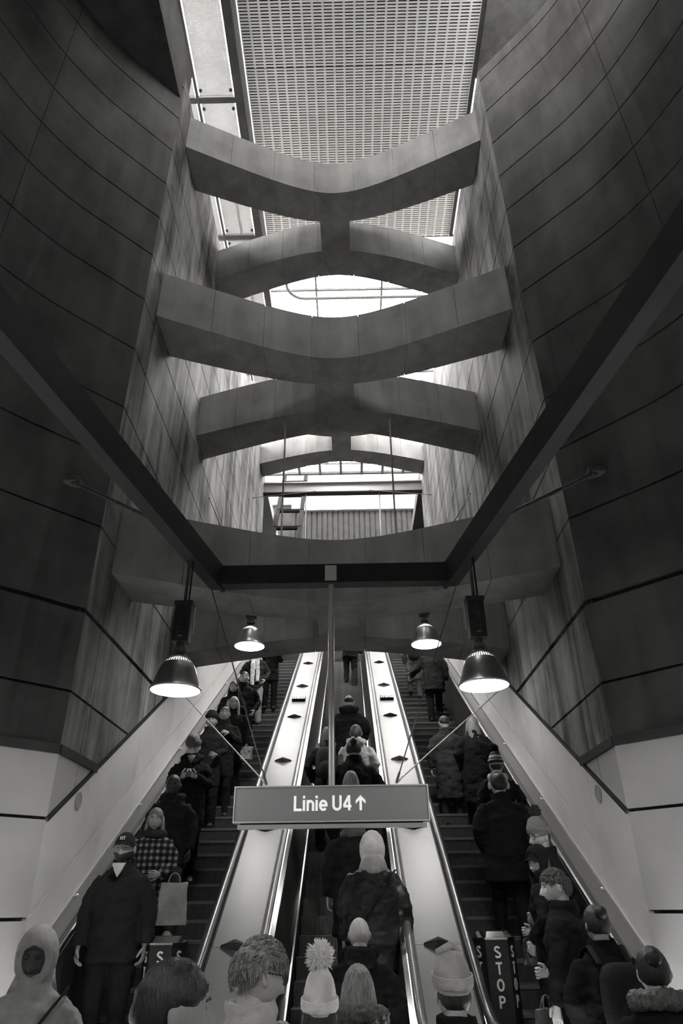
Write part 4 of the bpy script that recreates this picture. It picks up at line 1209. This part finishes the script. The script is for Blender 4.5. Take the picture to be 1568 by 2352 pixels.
    # --- hats and hoods
    if hat:
        kind, tn = hat[0], hat[1]
        mt = tn if not isinstance(tn, (int, float)) else cloth(tn, 0.98, 45, 0.8)
        if kind in ('beanie', 'pompom', 'slouch'):
            tall = {'beanie': 0.10, 'pompom': 0.13, 'slouch': 0.13}[kind] if len(hat) < 5 else hat[4]
            def gw(d, tall=tall):
                p = egg(0.086, 0.106, 0.118)(d)
                if d.z > 0:
                    p.z *= 1 + tall / 0.118 * 0.42 * d.z
                    k = (max(0.0, 1 - d.z ** 3.2)) ** (1 / 3.2) / max(0.05, math.sqrt(max(0.0, 1 - d.z * d.z))) if d.z < 0.999 else 1
                    k = min(k, 2.2); p.x *= k; p.y *= k
                return p
            bm_ = cover(T, lambda d: d.z - 0.16 - 0.10 * (-d.y), 0.06, gw, 0.03, 6, seed=seed, blur=0.06)
            ht = bm_.build('beanie', mt, root, 180)
            TT = T @ Matrix.Rotation(R(-8), 4, 'X')
            cf = MB(); n = 28
            prof = [(1.05, 0.010), (1.13, 0.014), (1.145, 0.035), (1.12, 0.058), (1.04, 0.06)]
            cf.lathe([(0.088 * r, z_ + 0.03) for r, z_ in prof], n, close=True)
            cf.v = [tuple(TT @ Vector((vx, vy * 1.21, vz))) for vx, vy, vz in cf.v]
            cf.build('cuff', mt, ht, 60)
            if kind == 'pompom':
                pt = hat[2] if len(hat) > 2 else 0.5
                pr = 0.062 if len(hat) < 4 else hat[3]
                topz = 0.118 * (1 + tall / 0.118 * 0.42) * 1.06
                pm = MB().ell(T @ Vector((0, 0.01, topz + pr * 0.75)), (pr * 0.86,) * 3, 14, 10)
                rnd = random.Random(seed)
                for k in range(520):
                    zz = rnd.uniform(-1, 1); a = rnd.uniform(0, 6.283)
                    d = Vector((math.cos(a) * math.sqrt(1 - zz * zz), math.sin(a) * math.sqrt(1 - zz * zz), zz))
                    o_ = Vector((0, 0.01, topz + pr * 0.75)); r1 = pr * rnd.uniform(0.98, 1.2)
                    jit = Vector((rnd.uniform(-1, 1), rnd.uniform(-1, 1), rnd.uniform(-1, 1))) * 0.012
                    pm.tube([T @ (o_ + d * pr * 0.5), T @ (o_ + d * pr * 0.85 + jit * 0.4), T @ (o_ + d * r1 + jit)], [0.006, 0.0055, 0.001], 4)
                pm.build('pompom', cloth(pt, 0.98, 60, 0.5), ht, 180)
            if kind == 'slouch':
                MB().tube([T @ Vector((-0.06, -0.03, 0.165)), T @ Vector((-0.01, 0.01, 0.205)), T @ Vector((0.07, 0.03, 0.175))], [0.014, 0.022, 0.014], 10).build('fold', mt, ht, 180)
        elif kind == 'cap':
            ht = cover(T, lambda d: d.z - 0.30 - 0.05 * d.y, 0.07, egg(0.082, 0.104, 0.122), seed=seed, blur=0.05).build('cap', mt, root, 180)
            vs_ = []
            for k in range(11):
                a = math.pi * (k / 10)
                for r_, dz in ((0.95, 0.0), (1.75, -0.012)):
                    cx, cy = math.cos(a) * 0.082, -0.035 - math.sin(a) * 0.062 * r_
                    vs_.append((cx, cy, dz + 0.048 - 0.35 * cx * cx / 0.08))
            up_ = [(a_, b_, c_ + 0.007) for a_, b_, c_ in vs_]
            vv = [T @ Vector(q) for q in vs_ + up_]; n = len(vs_)
            fs = []
            for k in range(10):
                a = 2 * k
                fs += [(a, a + 1, a + 3, a + 2), (n + a, n + a + 2, n + a + 3, n + a + 1), (a + 1, n + a + 1, n + a + 3, a + 3), (a, a + 2, n + a + 2, n + a)]
            fs += [(0, n, n + 1, 1), (20, 21, n + 21, n + 20)]
            MB().add(vv, fs).build('brim', mt, ht, 60)
            if len(hat) > 2:
                for k_, st_ in enumerate((((-0.016, 0.062), (-0.016, 0.088)), ((-0.016, 0.088), (0.0, 0.064)), ((0.0, 0.064), (0.0, 0.088)), ((0.008, 0.09), (0.014, 0.076)), ((0.02, 0.09), (0.014, 0.076)), ((0.014, 0.076), (0.014, 0.062)))):
                    MB().bar(T @ Vector((st_[0][0], -0.108, st_[0][1])), T @ Vector((st_[1][0], -0.108, st_[1][1])), 0.005, 0.012, T.to_3x3() @ Vector((0, 1, 0))).build('badge_stroke', cloth(0.6), ht)
    if hood and hood != 'down':
        tn = hood
        mt = coatmat if (coatmat and tn is True) else cloth(coat if tn is True else tn)
        open_ = lambda d: -( -d.y - 0.52 - 0.9 * max(0, d.z - 0.35) - 0.2 * abs(d.x)) if d.y < 0 else 1.0
        hd_ = cover(T, open_, 0.20, egg(0.092, 0.108, 0.128), 0.04, 5, seed=seed, inside=0.80, blur=0.08)
        hd_.tube([T @ Vector((0, 0.05, -0.06)), (0, 0.045 + L(1.5), 1.49), (0, 0.03 + L(1.45), 1.42)], [(0.10, 0.09), (0.115, 0.095), (0.14, 0.10)], 16, ref=(1, 0, 0))
        hd_.build('hood', mt, root, 180)
    if glasses:
        gm = MB()
        for sd in (-1, 1):
            pts = [T @ Vector((sd * 0.033 + 0.024 * math.cos(a), -0.1 + 0.006 * abs(math.cos(a)), 0.008 + 0.019 * math.sin(a))) for a in [2 * math.pi * k / 14 for k in range(15)]]
            gm.tube(pts, 0.0028, 6)
            gm.tube([T @ Vector((sd * 0.057, -0.094, 0.014)), T @ Vector((sd * 0.079, -0.05, 0.014)), T @ Vector((sd * 0.083, 0.02, 0.010))], 0.0032, 6)
        gm.tube([T @ Vector((-0.009, -0.103, 0.012)), T @ Vector((0.009, -0.103, 0.012))], 0.003, 6)
        gm.build('glasses', M['spectacle'], root, 60)
    if phones:
        hm_ = MB()
        hm_.tube([T @ Vector((0.092 * math.cos(a), 0.0, 0.02 + 0.118 * math.sin(a))) for a in [math.pi * k / 14 for k in range(15)]], (0.010), 8)
        for sd in (-1, 1): hm_.ell(T @ Vector((sd * 0.094, 0.005, -0.005)), (0.018, 0.034, 0.04), 12, 8)
        hm_.build('headphones', cloth(0.55, 0.5), root, 60)
    if strap:
        sd = strap[0]
        pts = []
        for k in range(17):
            a = 2 * math.pi * k / 16
            pts.append((0.20 * math.cos(a), 0.012 + 0.175 * math.sin(a), 1.16 + sd * 0.27 * math.cos(a)))
        MB().tube(pts, [(0.006, 0.022)] * 17, 8, ref=(0, 0, 1) if False else None).build('strap', cloth(strap[1], 0.6), root, 60)
    if backpack:
        bm_ = MB().ell((0, 0.24 + L(1.2), 1.17), (0.16, 0.10, 0.23), 18, 12, None, lambda d: 1.0 / (abs(d.x) ** 4 + abs(d.y) ** 4 + abs(d.z) ** 4) ** 0.22 * 0.95)
        bp = bm_.build('backpack', cloth(backpack, 0.8), root, 60)
        for sd in (-1, 1):
            MB().tube([(sd * 0.11, 0.17, 1.38), (sd * 0.12, 0.06, 1.475), (sd * 0.125, -0.08, 1.44), (sd * 0.14, -0.165, 1.28), (sd * 0.17, -0.08, 1.1), (sd * 0.15, 0.14, 1.05)], [(0.022, 0.008)] * 6, 8).build('backpack_strap', cloth(backpack, 0.8), bp, 60)
        MB().ell((0, 0.325 + L(1.1), 1.08), (0.11, 0.035, 0.11), 14, 8).build('pocket', cloth(backpack * 1.1, 0.8), bp, 60)
    return root
# ------------------------------------------------------------------ who stands where
P = {}
GL, GM, GR, GN = 'people coming down the left staircase', 'people riding up the middle escalator', 'people on the right staircase', 'people waiting at the foot of the stairs'
P['L2'] = person(-1.93, 6.92, 0.75, 1.67, 2, 'bearded man in black cap and black jacket over white shirt, on the left stairs', 0.018, 0.78, 0.02, 0.21, ('short', 0.02), ('cap', 0.02, 1), ('down', 'down'), beard=0.02, shirt=0.45, fat=1.08, group=GL, voxel=0.013)
P['L3'] = person(-1.93, 7.86, 1.29, 1.47, 6, 'woman in plaid shirt jacket and thick dark scarf above the bearded man', 0.05, 0.74, 0.04, 0.27, ('bob', 0.16), None, ('pocket', 'hold'), coatmat=M['plaid'], scarf=('loop', 0.035), head=(4, 2), group=GL, voxel=0.013)
P['L4'] = person(-1.93, 8.48, 1.65, 1.54, 0, 'person in dark puffer jacket with white sneakers behind the plaid woman', 0.022, 0.72, 0.10, 0.06, ('crop', 0.015), None, ('pocket', 'down'), shoes='white', hood='down', collar='stand', fat=1.15, group=GL)
P['L5'] = person(-1.97, 9.49, 2.19, 1.62, 8, 'man in grey beanie and black coat looking down at his phone', 0.018, 0.66, 0.02, 0.48, ('short', 0.05), ('beanie', 0.22), ('phone', 'phone'), head=(0, 26), hood='down', fat=1.1, shirt=0.3, group=GL, voxel=0.013)
P['L6'] = person(-2.0, 10.72, 2.92, 1.52, 5, 'person in dark beanie and dark coat right behind the man with the phone', 0.02, 0.6, 0.02, 0.22, ('short', 0.02), ('beanie', 0.025), ('pocket', 'hold'), group=GL)
P['L7'] = person(-1.88, 11.15, 3.10, 1.55, 5, 'bare-headed person with pulled-back hair holding something white to the chest', 0.02, 0.6, 0.02, 0.24, ('crop', 0.04), None, ('pocket', 'chest'), group=GL)
P['L8'] = person(-1.84, 11.71, 3.46, 1.50, 8, 'blond woman in long black coat carrying a crumpled white bag', 0.016, 0.5, 0.02, 0.30, ('long', 0.42), None, ('down', 'down'), group=GL)
P['L9'] = person(-2.02, 12.64, 4.00, 1.50, 4, 'dark-haired woman with glasses beside the left wall handrail', 0.02, 0.62, 0.02, 0.42, ('bob', 0.025), None, ('phone', 'phone'), glasses=True, group=GL)
P['L10'] = person(-1.90, 13.06, 4.18, 1.62, 10, 'pale-faced man in dark coat below the distant left lamp', 0.02, 0.6, 0.03, 0.46, ('crop', 0.05), None, ('pocket', 'pocket'), group=GL)
P['L11'] = person(-1.93, 14.72, 5.26, 1.60, 8, 'person with long white scarf and light trousers high on the left stairs', 0.03, 0.78, 0.40, 0.35, ('short', 0.03), None, ('pocket', 'pocket'), scarf=('long', 0.62), group=GL)
P['L12'] = person(-1.70, 15.59, 5.80, 1.58, 5, 'dark-clad person highest on the left stairs, behind the white scarf', 0.02, 0.66, 0.02, 0.25, ('short', 0.02), None, ('down', 'strap'), group=GL)

P['M1'] = person(0.16, 17.42, 6.79, 1.65, 180, 'person in black jacket highest on the escalator, cut off by the brace', 0.016, 0.74, 0.06, 0.4, ('short', 0.02), None, ('down', 'rail'), legs='step', group=GM)
P['M2'] = person(0.12, 11.31, 3.27, 1.60, 178, 'stooping person in wide black coat right of the sign pole', 0.016, 0.55, 0.03, 0.4, ('crop', 0.02), None, ('pocket', 'pocket'), head=(0, 32), hood='down', fat=1.25, lean=0.12, group=GM)
P['M3'] = person(-0.19, 10.13, 2.56, 1.52, 178, 'woman with long dark hair and small backpack left of the sign pole', 0.02, 0.66, 0.02, 0.4, ('long', 0.07), None, ('pocket', 'pocket'), backpack=0.05, group=GM)
P['M4'] = person(0.22, 9.99, 2.56, 1.52, 180, 'woman in white jacket with dark ponytail on the escalator', 0.62, 0.72, 0.02, 0.4, ('pony', 0.05), None, ('pocket', 'down'), hood='down', fat=1.1, group=GM)
P['M5'] = person(0.18, 9.04, 2.04, 1.64, 180, 'dark-haired person in black jacket holding the handrail above the sign', 0.016, 0.70, 0.02, 0.4, ('bun', 0.03), None, ('rail', 'pocket'), fat=1.1, group=GM)
P['M6'] = person(0.14, 8.50, 1.68, 1.53, 180, 'blond person whose head just shows above the hanging sign', 0.02, 0.62, 0.02, 0.4, ('long', 0.30), None, ('pocket', 'pocket'), group=GM)
P['M8'] = person(0.16, 7.62, 1.16, 1.57, 176, 'person in black coat with grey hood lying on the back, just below the sign', 0.02, 0.55, 0.03, 0.4, ('crop', 0.02), ('beanie', 0.03), ('down', 'down'), scarf=('loop', 0.16), fat=1.1, group=GM)
P['M9'] = person(0.33, 7.01, 0.80, 1.60, 182, 'person in white hood and black leather jacket with shoulder strap', 0.022, 0.66, 0.03, 0.4, ('short', 0.03), None, ('down', 'down'), hood=0.85, coatmat=cloth(0.03, 0.42, 30), strap=(-1, 0.015), fat=1.2, group=GM, voxel=0.013)
P['M10'] = person(0.19, 6.10, 0.28, 1.48, 182, 'bald man in black coat at the foot of the escalator', 0.014, 0.5, 0.02, 0.40, ('none', 0.02), None, ('pocket', 'pocket'), collar='stand', hood='down', fat=1.2, group=GM, voxel=0.013)

P['R1'] = person(1.70, 16.28, 6.16, 1.51, 180, 'person in light coat with dark backpack highest on the right stairs', 0.30, 0.5, 0.30, 0.4, ('short', 0.03), None, ('down', 'pocket'), backpack=0.06, legs='step', group=GR)
P['R2'] = person(1.96, 14.69, 5.26, 1.63, 180, 'person in dark patterned jacket below the distant right lamp', 0.025, 0.66, 0.02, 0.4, ('short', 0.02), None, ('down', 'rail'), fat=1.2, legs='stepr', group=GR)
P['R3'] = person(1.62, 10.92, 2.92, 1.50, 184, 'person in long grey-brown coat left of the fair-haired woman', 0.05, 0.40, 0.04, 0.4, ('short', 0.02), None, ('hold', 'down'), head=(0, 25), lean=0.08, fat=1.1, group=GR)
P['R4'] = person(1.97, 10.46, 2.74, 1.54, 182, 'fair-haired woman in long black coat on the right stairs', 0.016, 0.45, 0.02, 0.4, ('bob', 0.24), None, ('pocket', 'pocket'), fat=1.15, legs='step', group=GR)
P['R5'] = person(2.0, 9.21, 2.01, 1.47, 180, 'person in striped beanie with black pompom and white scarf', 0.02, 0.66, 0.02, 0.4, ('short', 0.03), ('pompom', M['stripe_hat'], 0.02, 0.05), ('pocket', 'pocket'), scarf=('loop', 0.55), group=GR)
P['R6'] = person(1.79, 8.14, 1.47, 1.63, 180, 'broad man in black jacket wearing pale headphones', 0.015, 0.66, 0.02, 0.4, ('short', 0.02), None, ('pocket', 'pocket'), phones=True, collar='stand', fat=1.25, legs='step', group=GR, voxel=0.014)
P['R7'] = person(1.96, 7.25, 0.93, 1.57, -130, 'person in pale bobble hat and glasses looking left beside the right wall', 0.02, 0.6, 0.02, 0.36, ('short', 0.03), ('pompom', 0.26, 0.07, 0.05), ('pocket', 'pocket'), head=(62, 6), glasses=True, group=GR)
P['R8'] = person(1.84, 6.92, 0.75, 1.52, -125, 'girl in black cap under a dark hood glancing sideways', 0.016, 0.5, 0.02, 0.5, ('long', 0.04), ('cap', 0.02), ('hold', 'pocket'), hood=0.016, head=(68, 8), group=GR, voxel=0.013)
P['R9'] = person(1.80, 6.30, 0.39, 1.67, -125, 'fair young man with tousled hair in profile, black jacket', 0.015, 0.7, 0.03, 0.5, ('tousled', 0.10), None, ('hold', 'down'), head=(30, 4), fat=1.1, group=GR, voxel=0.013)
P['R10'] = person(1.93, 5.85, 0.21, 1.60, 186, 'dark figure seen from behind next to the right wall handrail', 0.012, 0.5, 0.02, 0.35, ('bun', 0.02), None, ('pocket', 'pocket'), backpack=0.02, fat=1.2, group=GR)
P['R11'] = person(1.86, 4.72, 0, 1.60, 168, 'dark-haired person with fur-trimmed hood in the lower right corner', 0.014, 0.5, 0.02, 0.4, ('bun', 0.015), None, ('pocket', 'pocket'), collar='fur', fat=1.15, group=GN, voxel=0.013)

P['L1'] = person(-1.84, 5.08, 0, 1.70, 12, 'person in pale grey hooded coat with dark crossbody strap in the lower left corner', 0.34, 0.5, 0.04, 0.05, ('crop', 0.02), None, ('pocket', 'pocket'), hood=0.38, head=(-4, 14), strap=(1, 0.015), fat=1.05, group=GN, voxel=0.013)
P['N1'] = person(-0.27, 3.45, 0, 1.70, 132, 'grey-haired man with glasses in pale jacket, turned to the right', 0.5, 0.66, 0.04, 0.42, ('tousled', 0.26), None, ('down', 'strap'), glasses=True, strap=(-1, 0.015), head=(-6, 12), collar='stand', group=GN, voxel=0.012)
P['N2'] = person(-0.03, 4.27, 0, 1.46, 181, 'person in tall white knit hat with fluffy white pompom', 0.02, 0.62, 0.03, 0.4, ('long', 0.04), ('pompom', 0.85, 0.85, 0.07, 0.21), ('pocket', 'pocket'), collar='stand', group=GN, voxel=0.013)
P['N3'] = person(0.17, 4.80, 0, 1.53, 184, 'blond woman in black coat with fur collar beside the white hat', 0.014, 0.55, 0.02, 0.42, ('long', 0.26), None, ('pocket', 'pocket'), collar='fur', fat=1.1, group=GN, voxel=0.013)
P['N4'] = person(-0.40, 2.42, 0, 1.685, 118, 'man with dark hair close to the camera, face turned right', 0.02, 0.62, 0.02, 0.22, ('short', 0.01), None, ('down', 'down'), beard=0.012, group=GN, voxel=0.013)
P['N5'] = person(0.64, 4.13, 0, 1.56, 182, 'person in pale slouchy beanie and black jacket right of the blond woman', 0.014, 0.62, 0.02, 0.4, ('crop', 0.03), ('slouch', 0.5), ('pocket', 'pocket'), group=GN, voxel=0.013)
bake_all()

# ------------------------------------------------------------------ carried things
def wpt(key, p):
    o = P[key]
    return (Matrix.Translation(o.location) @ Matrix.Rotation(o.rotation_euler.z, 4, 'Z') @ Matrix.Scale(o.scale[0], 4)) @ Vector(p)
q = wpt('L5', (0.0, -0.33, 1.235))
ph = empty('mobile_phone', q, R(8)); setp(ph, 'dark mobile phone held in both hands by the man in the grey beanie', 'phone')
TP = Matrix.Rotation(R(-35), 4, 'X')
o = MB().box(-0.036, 0.036, -0.005, 0.004, -0.075, 0.075).build('case', M['rubber'], ph); o.rotation_euler = (R(-40), 0, 0)
o = MB().box(-0.033, 0.033, 0.0042, 0.0055, -0.07, 0.07).build('screen', plain('phone_screen', 0.05, 0.1, emit=0.4), ph); o.rotation_euler = (R(-40), 0, 0)
def bag(name, key, loc, w_, d_, h_, mat, label, crumple=0.02, handles=True, rz=0.0, seed=1):
    p = wpt(key, loc)
    root = empty(name, (p.x, p.y, p.z - h_ - 0.06), rz)
    setp(root, label, 'bag')
    mb = MB(); n = 7
    bm = bmesh.new(); bmesh.ops.create_cube(bm, size=1.0)
    bmesh.ops.subdivide_edges(bm, edges=bm.edges[:], cuts=n, use_grid_fill=True)
    for v in bm.verts:
        t = v.co.z + 0.5
        k = noise.noise(Vector((v.co.x * 5, v.co.y * 5 + seed, v.co.z * 5)))
        v.co = Vector((v.co.x * w_ * (1 - 0.05 * t) + crumple * k, v.co.y * d_ * (1 - 0.45 * t) + crumple * k * 0.7, t * h_ + crumple * 0.6 * k * t))
    me = bpy.data.meshes.new('bag_body'); bm.to_mesh(me); bm.free(); me.materials.append(mat)
    me.polygons.foreach_set('use_smooth', [True] * len(me.polygons)); me.set_sharp_from_angle(angle=R(40))
    place('bag_body', me, root)
    if handles:
        for sd in (-1, 1):
            pts = [(w_ * 0.22 * math.cos(a), sd * d_ * 0.2 * (1 - math.sin(a)), h_ - 0.01 + 0.10 * math.sin(a)) for a in [math.pi * k / 10 for k in range(11)]]
            MB().tube(pts, 0.006, 6).build('handle', mat, root, 60)
    return root
bag('paper_bag', 'L3', (0.30, -0.16, 1.02), 0.27, 0.12, 0.36, cloth(0.30, 0.8), 'creased brown paper bag carried by the plaid woman', rz=R(20), seed=2)
bag('plastic_bag', 'L8', (0.28, -0.06, 0.90), 0.16, 0.14, 0.20, cloth(0.45, 0.4), 'crumpled white plastic bag held by the blond woman', 0.045, False, seed=5)
bag('handbag', 'R8', (-0.26, -0.24, 1.05), 0.30, 0.12, 0.20, cloth(0.16, 0.6), 'grey soft handbag held by the girl in the hood', 0.03, True, R(30), 7)
bag('shopping_bag', 'R9', (-0.24, -0.32, 0.86), 0.24, 0.10, 0.26, cloth(0.2, 0.6), 'pale shopping bag held low by the young man', 0.02, True, R(35), 9)
bag('tote_bag', 'M8', (-0.27, 0.05, 0.92), 0.10, 0.22, 0.34, cloth(0.2, 0.8), 'grey tote bag hanging beside the person below the sign', 0.02, True, 0, 11)
